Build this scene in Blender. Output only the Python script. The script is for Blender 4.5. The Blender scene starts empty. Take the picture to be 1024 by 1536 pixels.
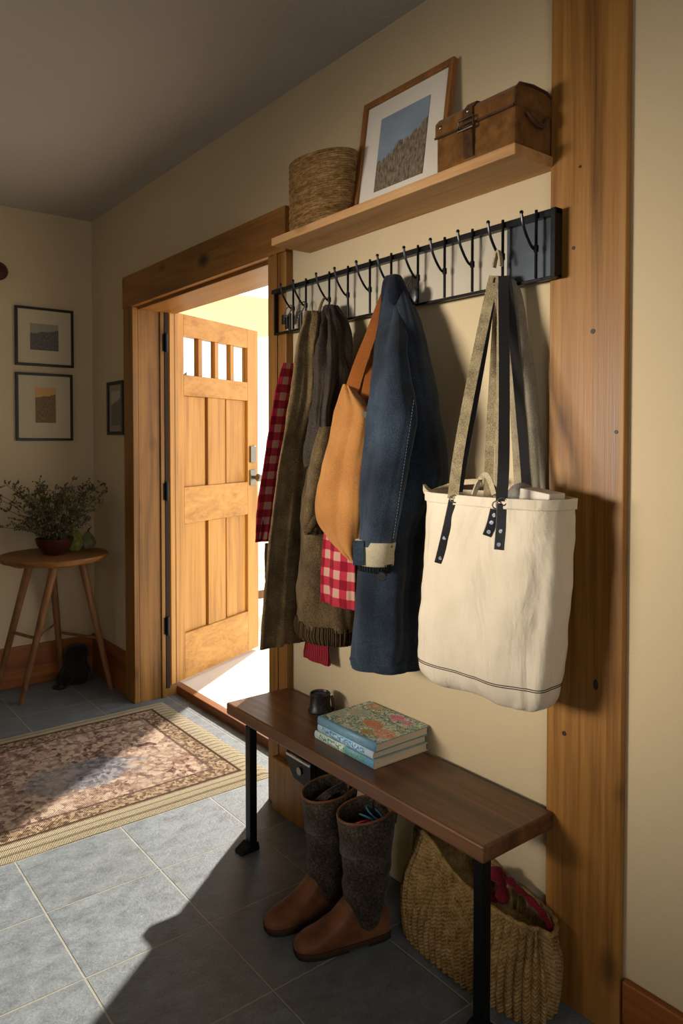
import bpy, bmesh, math, random
from mathutils import Vector, Matrix, noise
PI = math.pi
C = bpy.context.scene.collection
random.seed(7)
# ------------------------------------------------------------------ camera
F = 1113.0; YAW = math.radians(38); TILT = math.radians(1.5); H = 1.4
CY = 660 + F*math.tan(TILT)
sy, cy_ = math.sin(YAW), math.cos(YAW); st, ct = math.sin(TILT), math.cos(TILT)
FW = Vector((sy*ct, cy_*ct, -st)); RT = Vector((cy_, -sy, 0)); UP = RT.cross(FW)
cam_d = bpy.data.cameras.new('camera'); cam = bpy.data.objects.new('camera', cam_d); C.objects.link(cam)
cam.location = (0, 0, H); cam.rotation_euler = (PI/2 - TILT, 0, -YAW)
cam_d.sensor_fit = 'VERTICAL'; cam_d.sensor_height = 36; cam_d.lens = F/1536*36
cam_d.shift_y = (CY - 768)/1536; cam_d.clip_start = .02
bpy.context.scene.camera = cam
def proj(p):
    q = Vector(p) - Vector((0, 0, H)); w = q.dot(FW)
    return 512 + F*q.dot(RT)/w, CY - F*q.dot(UP)/w
def ray(u, v): return FW + RT*((u-512)/F) + UP*((CY-v)/F)
def onX(u, v, X): d = ray(u, v); return Vector((0, 0, H)) + d*(X/d.x)
def onY(u, v, Y): d = ray(u, v); return Vector((0, 0, H)) + d*(Y/d.y)
def onZ(u, v, Z): d = ray(u, v); return Vector((0, 0, H)) + d*((Z-H)/d.z)
# ------------------------------------------------------------------ scene helpers
def thing(name, label, cat, loc=(0, 0, 0), group=None, rot=None):
    o = bpy.data.objects.new(name, None); C.objects.link(o); o.location = loc; o.empty_display_size = .05
    if rot: o.rotation_euler = rot
    o['label'] = label; o['category'] = cat
    if group: o['group'] = group
    return o
def tag(o, label, cat, group=None, kind=None):
    o['label'] = label; o['category'] = cat
    if group: o['group'] = group
    if kind: o['kind'] = kind
    return o
def base(o):
    v = Vector((0, 0, 0))
    while o: v = v + o.location; o = o.parent
    return v
class B:
    """collects shapes (world coordinates) for one mesh object"""
    def __init__(s): s.bm = bmesh.new(); s.uv = s.bm.loops.layers.uv.new('UVMap')
    def box(s, lo, hi, M=None):
        vs = []
        for x in (lo[0], hi[0]):
            for y in (lo[1], hi[1]):
                for z in (lo[2], hi[2]):
                    p = Vector((x, y, z)); p = M @ p if M else p; vs.append(s.bm.verts.new(p))
        for f in ((0,1,3,2),(4,6,7,5),(0,4,5,1),(2,3,7,6),(0,2,6,4),(1,5,7,3)):
            s.bm.faces.new([vs[i] for i in f])
        return s
    def grid(s, rings, close=True, caps=(False, False), uvs=None):
        R = [[s.bm.verts.new(p) for p in r] for r in rings]; n = len(R[0])
        for i in range(len(R)-1):
            for j in range(n if close else n-1):
                k = (j+1) % n
                try: f = s.bm.faces.new((R[i][j], R[i][k], R[i+1][k], R[i+1][j]))
                except ValueError: continue
                if uvs:
                    jj = j+1
                    for l, (a, b) in zip(f.loops, ((i, j), (i, jj), (i+1, jj), (i+1, j))):
                        l[s.uv].uv = uvs(a, b)
        if caps[0]: s._cap(R[0])
        if caps[1]: s._cap(R[-1])
        return s
    def _cap(s, r):
        c = sum((v.co for v in r), Vector())/len(r); cv = s.bm.verts.new(c)
        for j in range(len(r)): s.bm.faces.new((r[j], r[(j+1) % len(r)], cv))
    def tube(s, pts, r, n=8, caps=True, flat=None):
        pts = [Vector(p) for p in pts]; rr = r if isinstance(r, (list, tuple)) else [r]*len(pts)
        T = []
        for i in range(len(pts)):
            t = pts[min(i+1, len(pts)-1)] - pts[max(i-1, 0)]; T.append(t.normalized() if t.length else Vector((0, 0, 1)))
        up = Vector((0, 0, 1)) if abs(T[0].z) < .9 else Vector((1, 0, 0))
        N = (up - T[0]*up.dot(T[0])).normalized(); rings = []
        for i, p in enumerate(pts):
            N = (N - T[i]*N.dot(T[i])).normalized(); Bn = T[i].cross(N)
            rings.append([p + (N*math.cos(2*PI*k/n) + Bn*math.sin(2*PI*k/n))*rr[i] for k in range(n)])
        return s.grid(rings, True, (caps, caps))
    def strap(s, pts, wdir, w, t):
        """flat band along pts; wdir = width direction (vector or list)"""
        pts = [Vector(p) for p in pts]; rings = []; L = [0]
        for i in range(1, len(pts)): L.append(L[-1] + (pts[i]-pts[i-1]).length)
        for i, p in enumerate(pts):
            tt = (pts[min(i+1, len(pts)-1)] - pts[max(i-1, 0)]).normalized()
            wd = Vector(wdir[i] if isinstance(wdir, list) else wdir); wd = (wd - tt*wd.dot(tt)).normalized(); nn = tt.cross(wd)
            ww = w[i] if isinstance(w, list) else w
            rings.append([p + wd*ww/2*a + nn*t/2*b for a, b in ((-1, -1), (1, -1), (1, 1), (-1, 1))])
        return s.grid(rings, True, (True, True), lambda i, j: (((0, 1, 1, 0, 0)[j])*.03, L[i]))
    def lathe(s, prof, c, n=40, sc=(1, 1), close=False, uvs=None):
        rings = [[Vector((c[0] + r*sc[0]*math.cos(2*PI*k/n), c[1] + r*sc[1]*math.sin(2*PI*k/n), c[2] + z)) for k in range(n)] for r, z in prof]
        return s.grid(rings, True, (close, close), uvs)
    def poly(s, pts, d):
        """prism: polygon pts extruded by vector d"""
        a = [s.bm.verts.new(p) for p in pts]; b = [s.bm.verts.new(Vector(p) + Vector(d)) for p in pts]; n = len(a)
        s.bm.faces.new(a); s.bm.faces.new(b[::-1])
        for i in range(n): s.bm.faces.new((a[i], b[i], b[(i+1) % n], a[(i+1) % n]))
        return s
    def ball(s, c, r, sc=(1, 1, 1), u=16, v=10):
        rings = []
        for i in range(1, v):
            ph = PI*i/v; rings.append([Vector((c[0]+r*sc[0]*math.sin(ph)*math.cos(2*PI*k/u), c[1]+r*sc[1]*math.sin(ph)*math.sin(2*PI*k/u), c[2]+r*sc[2]*math.cos(ph))) for k in range(u)])
        return s.grid(rings, True, (True, True))
    def make(s, name, mat, parent=None, smooth=True, bevel=0, ang=40, sub=0, solid=0):
        bmesh.ops.recalc_face_normals(s.bm, faces=s.bm.faces[:])
        off = base(parent) if parent else Vector((0, 0, 0))
        if parent is None:
            lo = Vector([min(v.co[i] for v in s.bm.verts) for i in range(3)]); hi = Vector([max(v.co[i] for v in s.bm.verts) for i in range(3)])
            off = Vector(((lo.x+hi.x)/2, (lo.y+hi.y)/2, lo.z))
        for v in s.bm.verts: v.co -= off
        me = bpy.data.meshes.new(name); s.bm.to_mesh(me); s.bm.free()
        o = bpy.data.objects.new(name, me); C.objects.link(o)
        if parent: o.parent = parent
        else: o.location = off
        for m in (mat if isinstance(mat, (list, tuple)) else [mat]): me.materials.append(m)
        if smooth:
            for p in me.polygons: p.use_smooth = True
            if ang < 180: me.set_sharp_from_angle(angle=math.radians(ang))
        if solid:
            m = o.modifiers.new('solid', 'SOLIDIFY'); m.thickness = solid; m.offset = 0
        if bevel:
            m = o.modifiers.new('bevel', 'BEVEL'); m.width = bevel; m.segments = 2; m.limit_method = 'ANGLE'; m.angle_limit = math.radians(40)
        if sub:
            m = o.modifiers.new('sub', 'SUBSURF'); m.levels = sub; m.render_levels = sub
        return o
def struct(o): o['kind'] = 'structure'; return o
def cat_rom(rows, n):
    """smooth interpolation of a list of tuples to n samples"""
    out = []; m = len(rows)-1
    for i in range(n):
        x = i/(n-1)*m; k = min(int(x), m-1); t = x-k
        p0, p1, p2, p3 = rows[max(k-1, 0)], rows[k], rows[k+1], rows[min(k+2, m)]
        out.append(tuple(.5*((2*b) + (-a+c)*t + (2*a-5*b+4*c-d)*t*t + (-a+3*b-3*c+d)*t**3) for a, b, c, d in zip(p0, p1, p2, p3)))
    return out
def bez(a, b, c, n=12):
    a, b, c = Vector(a), Vector(b), Vector(c)
    return [a*(1-t)**2 + b*2*t*(1-t) + c*t*t for t in [i/n for i in range(n+1)]]
def arc(pts, n=24): return [Vector(p) for p in cat_rom([tuple(p) for p in pts], n)]
# ---- hanging cloth: each row gives height and outline, solved to a centre and half-width in metres
def spow(c, e): return math.copysign(abs(c)**e, c)
def solve(v, uL, uR, xc, b, e=1.0):
    p = onX((uL+uR)/2, v, xc); z = p.z; yc, a = p.y, .06
    def ends(yc, a):
        us = [proj((xc - b*spow(math.sin(t), e), yc + a*spow(math.cos(t), e), z))[0] for t in [2*PI*k/60 for k in range(60)]]
        return min(us), max(us)
    for _ in range(25):
        l, r = ends(yc, a); l1, r1 = ends(yc+.001, a); l2, r2 = ends(yc, a+.001)
        J = Matrix((((l1-l)/.001, (l2-l)/.001), ((r1-r)/.001, (r2-r)/.001)))
        if abs(J.determinant()) < 1e-3: break
        d = J.inverted() @ Vector((uL-l, uR-r)); yc += max(-.05, min(.05, d.x)); a = max(.006, a + max(-.03, min(.03, d.y)))
    return (z, yc, a, xc, b)
def cloth(bld, rows, n=60, seg=72, folds=(), amp=(0, 1), rough=.004, e=1.0, caps=(True, True), seed=0, lean=None, inner=0, dbl=False):
    R = cat_rom([solve(*r, e) if len(r) == 5 else r for r in rows], n); rings = []
    zt, zb = R[0][0], R[-1][0]
    for i, (z, yc, a, xc, b) in enumerate(R):
        q = i/(n-1); A = amp[0] + (amp[1]-amp[0])*q; ring = []
        for k in range(seg):
            t = 2*PI*k/seg; cx, sx = spow(math.cos(t), e), spow(math.sin(t), e)
            d = 0
            for f, m, ph, dr in folds:
                x = f*t + ph + dr*q + 1.2*noise.noise((q*3, f, seed)); d += m*(.45*math.sin(x) + .75*(2*abs(math.sin(x/2 + .7)) - 1.25))*(.75 + .6*noise.noise((q*2.5, f*t*.4, seed+4)))
            d *= A
            p = Vector((xc - b*sx, yc + a*cx, z)); nn = Vector((-sx/max(b, .02), cx/max(a, .02), 0)).normalized()
            d += rough*noise.noise(p*9 + Vector((seed, 0, 0))) + rough*.5*noise.noise(p*26 + Vector((0, seed, 0)))
            p = p + nn*d; p.x = min(p.x, 1.562)
            ring.append(p)
        rings.append(ring)
    per = [0]
    for k in range(seg): per.append(per[-1] + (rings[n//2][(k+1) % seg] - rings[n//2][k]).length)
    zs = [r[0].z for r in rings]
    bld.grid(rings, True, caps, lambda i, j: (per[j], zs[i]))
    return rings
# ------------------------------------------------------------------ materials
class N:
    def __init__(s, name, rough=.6, metal=0, spec=.4):
        s.m = bpy.data.materials.new(name); s.m.use_nodes = True; s.t = s.m.node_tree; s.p = s.t.nodes['Principled BSDF']
        s.p.inputs['Roughness'].default_value = rough; s.p.inputs['Metallic'].default_value = metal; s.p.inputs['Specular IOR Level'].default_value = spec
        s.tc = s.t.nodes.new('ShaderNodeTexCoord'); s.obj = s.tc.outputs['Object']; s.uv = s.tc.outputs['UV']
    def node(s, typ, ins=(), **kw):
        n = s.t.nodes.new('ShaderNode'+typ)
        for k, v in kw.items(): setattr(n, k, v)
        for k, v in dict(ins).items():
            if hasattr(v, 'is_linked'): s.t.links.new(v, n.inputs[k])
            else: n.inputs[k].default_value = v
        return n
    def map(s, co, scale=(1, 1, 1), loc=(0, 0, 0), rot=(0, 0, 0)):
        return s.node('Mapping', {'Vector': co, 'Scale': scale, 'Location': loc, 'Rotation': rot}).outputs[0]
    def noise(s, co, scale, detail=4, rough=.55, dist=0):
        return s.node('TexNoise', {'Vector': co, 'Scale': scale, 'Detail': detail, 'Roughness': rough, 'Distortion': dist}).outputs['Fac']
    def vor(s, co, scale, out='Distance', **kw): return s.node('TexVoronoi', {'Vector': co, 'Scale': scale}, **kw).outputs[out]
    def wave(s, co, scale, dist=0, ddet=2, dscale=1, direction='X', profile='SIN', typ='BANDS'):
        return s.node('TexWave', {'Vector': co, 'Scale': scale, 'Distortion': dist, 'Detail': ddet, 'Detail Scale': dscale}, wave_type=typ, bands_direction=direction, wave_profile=profile).outputs['Fac']
    def math(s, op, a, b=0, c=0, clamp=False): return s.node('Math', {0: a, 1: b, 2: c}, operation=op, use_clamp=clamp).outputs[0]
    def sep(s, co): return s.node('SeparateXYZ', {0: co}).outputs
    def ramp(s, fac, stops, interp='LINEAR'):
        n = s.node('ValToRGB', {'Fac': fac}); r = n.color_ramp; r.interpolation = interp
        while len(r.elements) < len(stops): r.elements.new(.5)
        for e, (p, c) in zip(r.elements, stops): e.position = p; e.color = (*c, 1) if not isinstance(c, (int, float)) else (c, c, c, 1)
        return n.outputs[0]
    def mix(s, fac, a, b, mode='MIX'):
        n = s.node('Mix', data_type='RGBA', blend_type=mode)
        for i, v in ((0, fac), (6, a), (7, b)):
            if hasattr(v, 'is_linked'): s.t.links.new(v, n.inputs[i])
            else: n.inputs[i].default_value = v if i == 0 else ((*v, 1) if len(v) == 3 else v)
        return n.outputs[2]
    def col(s, c):
        if hasattr(c, 'is_linked'): s.t.links.new(c, s.p.inputs['Base Color'])
        else: s.p.inputs['Base Color'].default_value = (*c, 1)
        return s
    def rgh(s, r): s.t.links.new(r, s.p.inputs['Roughness']); return s
    def bump(s, h, strength=.3, dist=.01):
        b = s.node('Bump', {'Height': h, 'Strength': strength, 'Distance': dist}); s.t.links.new(b.outputs[0], s.p.inputs['Normal']); return s
def hx(h): # sRGB hex to linear
    c = [int(h[i:i+2], 16)/255 for i in (0, 2, 4)]
    return tuple(x/12.92 if x <= .04045 else ((x+.055)/1.055)**2.4 for x in c)
def plain(name, c, rough=.5, metal=0, spec=.4, var=.12, bs=60, bst=.1):
    n = N(name, rough, metal, spec); f = n.noise(n.obj, 12)
    n.col(n.mix(f, tuple(x*(1-var) for x in c), tuple(min(1, x*(1+var)) for x in c)))
    n.bump(n.noise(n.obj, bs), bst, .004); return n.m
def plaster(name, c, st=.25, scale=14):
    n = N(name, .9, 0, .15); f = n.noise(n.obj, 2.5, 5)
    n.col(n.mix(f, tuple(x*.94 for x in c), tuple(x*1.04 for x in c)))
    h = n.math('ADD', n.noise(n.obj, scale, 6, .6), n.math('MULTIPLY', n.noise(n.obj, scale*9, 3), .25)); n.bump(h, st, .012); return n.m
def wood(name, dark, mid, light, axis=2, rough=.45, knots=True, scale=1.0, spec=.35, kn=1.0, bst=.15):
    n = N(name, rough, 0, spec)
    s1 = [9*scale]*3; s1[axis] = .55*scale
    s2 = [70*scale]*3; s2[axis] = 1.6*scale
    co = n.map(n.obj, tuple(s1)); warp = n.noise(n.obj, 3*scale, 2)
    f1 = n.noise(co, 1.0, 5, .6, 1.2); f2 = n.noise(n.map(n.obj, tuple(s2)), 1.0, 4, .7)
    f3 = n.noise(n.obj, 1.3*scale, 3)
    v = n.math('ADD', n.math('MULTIPLY', f1, .55), n.math('ADD', n.math('MULTIPLY', f2, .3), n.math('MULTIPLY', f3, .2)))
    c = n.ramp(v, [(.36, dark), (.52, mid), (.68, light)])
    if knots:
        sk = [5.5*scale]*3; sk[axis] = 3.0*scale
        d = n.vor(n.map(n.obj, tuple(sk), (.37, .21, .63)), 1.0)
        k = n.ramp(d, [(.055, 1.0), (.10, .75), (.2, 0.0)])
        gate = n.ramp(n.noise(n.map(n.obj, (2, 2, 2), (5, 3, 1)), 1.0, 1), [(.5, 0.0), (.56, 1.0)])
        c = n.mix(n.math('MULTIPLY', n.math('MULTIPLY', k, gate), kn), c, tuple(x*.16 for x in dark))
    n.col(c); n.bump(n.math('ADD', f2, n.math('MULTIPLY', f1, .4)), bst, .004)
    n.rgh(n.ramp(f2, [(.3, rough*.85), (.7, min(1, rough*1.2))])); return n.m
def fabric(name, c1, c2, scale=500, rough=.95, var=9, bst=.4, mid=None, bscale=None):
    n = N(name, rough, 0, .1); n.p.inputs['Sheen Weight'].default_value = .12
    f = n.noise(n.obj, scale, 2, .7); g = n.noise(n.obj, var, 3)
    v = n.math('ADD', n.math('MULTIPLY', f, .6), n.math('MULTIPLY', g, .4))
    n.col(n.ramp(v, [(.38, c1), (.62, c2)]) if not mid else n.ramp(v, [(.36, c1), (.5, mid), (.64, c2)]))
    n.bump(n.noise(n.obj, bscale or scale*.8, 2), bst, .002); return n.m
m = {}
m['wall'] = plaster('cream_plaster', hx('bfad8c'), .22)
m['ceil'] = plaster('white_plaster', hx('b3aca3'), .5, 5)
m['post'] = wood('honey_timber', hx('55340f'), hx('8c602a'), hx('a5783c'), 2, .42, kn=.6)
m['beam'] = wood('honey_beam', hx('54320f'), hx('8c5c26'), hx('a67636'), 1, .42)
m['base'] = wood('base_timber', hx('4d2a10'), hx('80481a'), hx('9a5c26'), 1, .45, False)
m['basex'] = wood('base_timber_across', hx('4d2a10'), hx('80481a'), hx('9a5c26'), 0, .45, False)
m['door'] = wood('door_fir', hx('94622c'), hx('c0883f'), hx('d09c54'), 2, .36, False)
m['doorh'] = wood('door_fir_rail', hx('94622c'), hx('c0883f'), hx('d09c54'), 0, .36, False)
m['shelf'] = wood('pine_shelf', hx('8d6238'), hx('b78a5a'), hx('caa273'), 1, .55, True, 1.2, .3, .5)
m['bench'] = wood('walnut_plank', hx('25140a'), hx('5e3d26'), hx('865c3c'), 1, .34, True, 1.0, .5, .6, .12)
m['stool'] = wood('rustic_elm', hx('4a2c16'), hx('7a5028'), hx('94683a'), 0, .5, True, 1.0, .35, .6)
m['leg'] = wood('stool_leg_wood', hx('4a2f1b'), hx('77502f'), hx('8f6640'), 2, .5, False)
m['black'] = plain('black_iron', (.012, .012, .014), .38, .7, .5, .3, 90, .15)
m['wire'] = plain('black_wire', (.02, .02, .022), .28, .85, .5, .2, 200, .05)
m['blackm'] = plain('black_leather', (.012, .012, .014), .38, 0, .5, .3, 120, .3)
m['brass'] = plain('dark_nickel', (.25, .22, .18), .3, 1, .5, .1)
m['steel'] = plain('steel', (.45, .45, .46), .25, 1, .5, .05)
SUN, WIN, SPREAD, SKY, EXPO, FILL = 9.5, 12.5, 38, 2.2, -0.12, 17.0
XW = 1.57; YF = 4.43; ZC = 2.70; XL = -2.0; YN = -1.6
Y0, Y1 = 2.43, 3.75            # doorway opening
# ------------------------------------------------------------------ setting
def tile_mat():
    n = N('slate_tile', .55, 0, .45)
    x, y, z = n.sep(n.obj)[:3]
    gx = n.math('FRACT', n.math('DIVIDE', n.math('SUBTRACT', x, .641 - 3.61), .361)); gy = n.math('FRACT', n.math('DIVIDE', n.math('SUBTRACT', y, 1.565 - 6.76), .338))
    ix = n.math('FLOOR', n.math('DIVIDE', n.math('SUBTRACT', x, .641 - 3.61), .361)); iy = n.math('FLOOR', n.math('DIVIDE', n.math('SUBTRACT', y, 1.565 - 6.76), .338))
    ex = n.math('MULTIPLY', n.math('MINIMUM', gx, n.math('SUBTRACT', 1, gx)), .361); ey = n.math('MULTIPLY', n.math('MINIMUM', gy, n.math('SUBTRACT', 1, gy)), .338)
    wob = n.math('MULTIPLY', n.noise(n.obj, 30, 3), .0022)
    d = n.math('MINIMUM', ex, ey); d = n.math('ADD', d, wob)
    face = n.ramp(n.math('MULTIPLY', d, 100), [(.30, 0.0), (.45, 1.0)])
    tid = n.node('CombineXYZ', {0: ix, 1: iy}).outputs[0]; rnd = n.node('TexWhiteNoise', {'Vector': tid}).outputs['Value']
    off = n.node('VectorMath', {0: n.obj, 1: n.node('TexWhiteNoise', {'Vector': tid}).outputs['Color']}, operation='ADD').outputs[0]
    a = n.noise(n.map(off, (14, 22, 14), rot=(0, 0, .6)), 1, 7, .7, .3); b = n.noise(off, 120, 3, .7)
    v = n.math('ADD', n.math('MULTIPLY', a, .65), n.math('MULTIPLY', b, .35))
    c = n.ramp(v, [(.32, hx('474d52')), (.5, hx('666d72')), (.68, hx('7f8689'))])
    c = n.mix(n.math('MULTIPLY', rnd, .3), c, hx('5c5f5c'))
    n.col(n.mix(face, hx('8d887a'), c))
    h = n.math('ADD', n.math('MULTIPLY', face, 1.0), n.math('ADD', n.math('MULTIPLY', a, .9), n.math('MULTIPLY', b, .25)))
    n.bump(h, .55, .006); n.rgh(n.ramp(a, [(.3, .42), (.7, .65)])); return n.m
m['tile'] = tile_mat()
struct(B().box((XL-.1, YN-.1, -.12), (XW, YF+.1, 0)).box((XW, Y0-.1, -.12), (1.79, Y1+.1, 0)).make('floor', m['tile'], smooth=False))
bpy.data.objects['floor'].data.transform(Matrix.Translation(bpy.data.objects['floor'].location)); bpy.data.objects['floor'].location = (0, 0, 0)
struct(B().box((XL-.1, YN-.1, ZC), (XW+.2, YF+.1, ZC+.1)).make('ceiling', m['ceil'], smooth=False))
w = B().box((XW, YN-.1, 0), (XW+.2, Y0-.02, ZC)).box((XW, Y1+.02, 0), (XW+.2, YF+.1, ZC)).box((XW, Y0-.02, 2.12), (XW+.2, Y1+.02, ZC))
struct(w.make('wall_right', m['wall'], smooth=False))
struct(B().box((XL-.1, YF, 0), (XW, YF+.1, ZC)).make('wall_far', m['wall'], smooth=False))
NX0, NX1, NZ0, NZ1 = -1.3, .3, .9, 2.2
w = B().box((XL, YN-.1, 0), (NX0, YN, ZC)).box((NX1, YN-.1, 0), (XW, YN, ZC)).box((NX0, YN-.1, 0), (NX1, YN, NZ0)).box((NX0, YN-.1, NZ1), (NX1, YN, ZC))
struct(w.make('wall_near', m['wall'], smooth=False))
w = B()
for x in (NX0, (NX0+NX1)/2-.025, NX1-.05): w.box((x, YN-.08, NZ0), (x+.05, YN-.02, NZ1))
for z in (NZ0, NZ1-.05): w.box((NX0+.05, YN-.08, z), (NX1-.05, YN-.02, z+.05))
struct(w.make('added_window', m['door'], smooth=False))  # unseen window behind the camera, added to carry the fill light
# left wall with the window that lights the coats
WY0, WY1, WZ0, WZ1 = 1.7, 3.0, 1.15, 1.8
w = B().box((XL-.1, YN-.1, 0), (XL, WY0, ZC)).box((XL-.1, WY1, 0), (XL, YF+.1, ZC)).box((XL-.1, WY0, 0), (XL, WY1, WZ0)).box((XL-.1, WY0, WZ1), (XL, WY1, ZC))
struct(w.make('wall_left', m['wall'], smooth=False))
w = B()
for y in (WY0, WY1-.05): w.box((XL-.08, y, WZ0), (XL-.02, y+.05, WZ1))
for z in (WZ0, WZ1-.05): w.box((XL-.08, WY0+.05, z), (XL-.02, WY1-.05, z+.05))
struct(w.make('window_1', m['door'], smooth=False))
# baseboards
struct(B().box((XL, YF-.02, 0), (XW-.02, YF, .23)).make('baseboard_far', m['basex'], smooth=False, bevel=.004))
struct(B().box((XW-.02, 3.885, 0), (XW, YF, .235)).make('baseboard_left', m['base'], smooth=False, bevel=.004))
struct(B().box((XW-.02, YN, 0), (XW, .93, .148)).make('baseboard_right', m['base'], smooth=False, bevel=.004))
# timber post and doorway casing
po = struct(B().box((1.549, .937, 0), (XW, 1.143, ZC)).make('trim_1', m['post'], smooth=False, bevel=.003))
m['nail'] = plain('dark_nail_head', (.03, .022, .016), .5, .4)
for u, v, r in ((889, 497, .006), (846, 1100, .006), (924, 648, .0045), (870, 250, .0035), (860, 372, .0045)):
    p = onX(u, v, 1.549)
    b = B().tube([(p.x+.001, p.y, p.z), (p.x-.0015, p.y, p.z)], r, 12).make('nail', m['nail'], po)
p = onX(893, 1027, 1.549)
B().ball((p.x+.001, p.y, p.z), .011, (.15, .8, 1.5)).make('knot_hole', m['nail'], po)
XC = 1.54
cas = struct(B().box((XC, Y0-.125, 0), (XW, Y0, 2.1)).make('trim_2', m['post'], smooth=False, bevel=.003))
B().box((1.507, 2.12, 0), (1.5695, 2.362, .20)).make('plinth', m['post'], cas, smooth=False, bevel=.004)
B().box((XC-.003, 2.362, 0), (XC, Y0, .42)).make('base_board', m['post'], cas, smooth=False)
B().box((XC-.006, Y0-.07, .42), (XC, Y0-.055, 2.1)).make('seam_strip', m['post'], cas, smooth=False, bevel=.002)
struct(B().box((XC, Y1, 0), (XW, Y1+.125, 2.1)).make('trim_3', m['post'], smooth=False, bevel=.003))
struct(B().box((XC-.004, Y0-.125, 2.1), (XW, Y1+.125, 2.268)).make('trim_4', m['beam'], smooth=False, bevel=.003))
w = B().box((XW, Y0-.018, 0), (1.785, Y0, 2.1)).box((XW, Y1, 0), (1.69, Y1+.018, 2.1)).box((1.69, Y1-.012, 0), (1.712, Y1+.018, 2.1)).box((1.712, Y1+.004, 0), (1.785, Y1+.018, 2.1))
jm = struct(w.make('trim_5', m['post'], smooth=False, bevel=.002))
m['edge_shade'] = plain('painted_edge_shade', hx('2a1a10'), .8)
B().box((1.713, Y1-.016, .05), (1.7335, Y1+.004, 2.085)).make('shade_strip', m['edge_shade'], jm, smooth=False)  # dark brown strip: shade on the door's hinge edge, put in as colour
B().box((XW, Y0, 2.085), (1.785, Y1, 2.1195)).make('head_jamb', m['beam'], jm, smooth=False, bevel=.002)
struct(B().box((1.785, Y0-.1, -.1), (1.83, Y1+.1, .045)).make('trim_6', m['base'], smooth=False, bevel=.004))
# ------------------------------------------------------------------ porch outside
m['deck'] = plain('pale_stone_deck', hx('e4dccd'), .8, 0, .2, .05, 18, .3)
m['porch'] = plaster('porch_cream', hx('ddc9a0'), .1)
m['grass'] = plain('pale_gravel', hx('d3cbb6'), .95, 0, .1, .3, 30, .6)
struct(B().box((1.83, -1.5, -.1), (3.4, 7.5, .044)).make('porch_deck', m['deck'], smooth=False))
struct(B().box((1.77, 1.2, 2.46), (2.75, 5.2, 2.56)).make('porch_ceiling', m['porch'], smooth=False))
bpy.data.objects['porch_ceiling'].data.materials[0] = m['porch']
struct(B().box((1.77, 5.2, 2.46), (4.1, 6.6, 2.56)).make('porch_ceiling', m['porch'], smooth=False))
struct(B().box((3.4, -40, -.25), (90, 90, -.1)).box((1.83, 7.5, -.25), (3.4, 90, -.1)).make('ground', m['grass'], smooth=False))
m['leaf'] = fabric('hedge_leaf', hx('39452c'), hx('6b7a4c'), 14, .8, 5, .8)
def tree(name, x, y, r, h, label):
    t = thing(name, label, 'tree', (x, y, -.1))
    B().tube([(x, y, -.1), (x+.05, y, h*.3), (x, y+.05, h*.6)], [.14, .1, .06], 8).make('trunk', m['leg'], t)
    b = B(); rnd = random.Random(int(x*10))
    for k in range(70):
        a = rnd.uniform(0, 2*PI); rr = r*rnd.uniform(.1, .8); zz = h*rnd.uniform(.42, .92)
        b.ball((x+rr*math.cos(a), y+rr*math.sin(a), zz), r*rnd.uniform(.12, .26), (1, 1, .8), 10, 6)
    for v in b.bm.verts: v.co += Vector((noise.noise(v.co*14), noise.noise(v.co*14+Vector((9, 0, 0))), noise.noise(v.co*14+Vector((0, 9, 0)))))*r*.22
    b.make('crown', m['leaf'], t, ang=180)
tree('garden_tree', 6.15, 13.0, .75, 2.75, 'dark green tree seen through the left panes of the door')
tree('garden_tree', 8.35, 14.6, .38, 2.9, 'dark green tree seen through the rightmost pane of the door')
# slatted bench on the porch, seen past the door edge
t = thing('porch_bench', 'pale slatted bench outside past the open door edge', 'bench', (2.95, 4.9, .044))
for k in range(4): B().box((2.6, 4.75+.09*k, .40), (3.35, 4.82+.09*k, .43)).make('slat', m['deck'], t, smooth=False)
for x in (2.63, 3.28):
    for y in (4.76, 5.02): B().box((x, y, .044), (x+.05, y+.05, .40)).make('leg', m['leg'], t, smooth=False)
B().box((2.68, 4.775, .2), (3.28, 4.795, .26)).make('stretcher', m['leg'], t, smooth=False)
# ------------------------------------------------------------------ the open door
hinge = Vector((1.735, 3.735, .062)); ang = math.radians(90-65.4)
dx = Vector((math.cos(ang), math.sin(ang), 0)); dn = Vector((math.sin(ang), -math.cos(ang), 0))   # along the leaf, out of its visible face
DW, DH, DT = .86, 2.035, .045
DM = Matrix(((dx.x, dn.x, 0, hinge.x), (dx.y, dn.y, 0, hinge.y), (0, 0, 1, hinge.z), (0, 0, 0, 1)))
d1 = struct(thing('door_1', 'open fir entry door with four small panes', 'door', hinge)); del d1['category'], d1['label']
def dbox(lo, hi, b=None): b = b or B(); return b.box(lo, hi, DM)
X0 = .012
S = .115
z1, z2, z3, z4, z5, z6 = .255, .87, 1.075, 1.585, 1.70, 1.915
dbox((X0, -DT, 0), (X0+S, 0, DH)).make('stile', m['door'], d1, smooth=False, bevel=.003)
dbox((DW-S, -DT, 0), (DW, 0, DH)).make('stile', m['door'], d1, smooth=False, bevel=.003)
for a, c in ((0, z1), (z2, z3), (z4, z5), (z6, DH)): dbox((X0+S, -DT, a), (DW-S, 0, c)).make('rail', m['doorh'], d1, smooth=False, bevel=.003)
pw = (DW-S-X0-S)
for a, c in ((z1, z2), (z3, z4)):
    e1, e2 = X0+S+pw*.36, X0+S+pw*.63
    dbox((e1, -DT+.013, a), (e2, -.006, c)).make('mullion', m['door'], d1, smooth=False, bevel=.003)
    for p, q in ((X0+S+.004, e1-.012), (e2+.027, DW-S-.004)): dbox((p, -DT+.014, a), (q, -.018, c)).make('panel', m['door'], d1, smooth=False, bevel=.003)
    dbox((X0+S, -DT+.004, a), (DW-S, -DT+.012, c)).make('back_panel', m['door'], d1, smooth=False)
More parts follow.
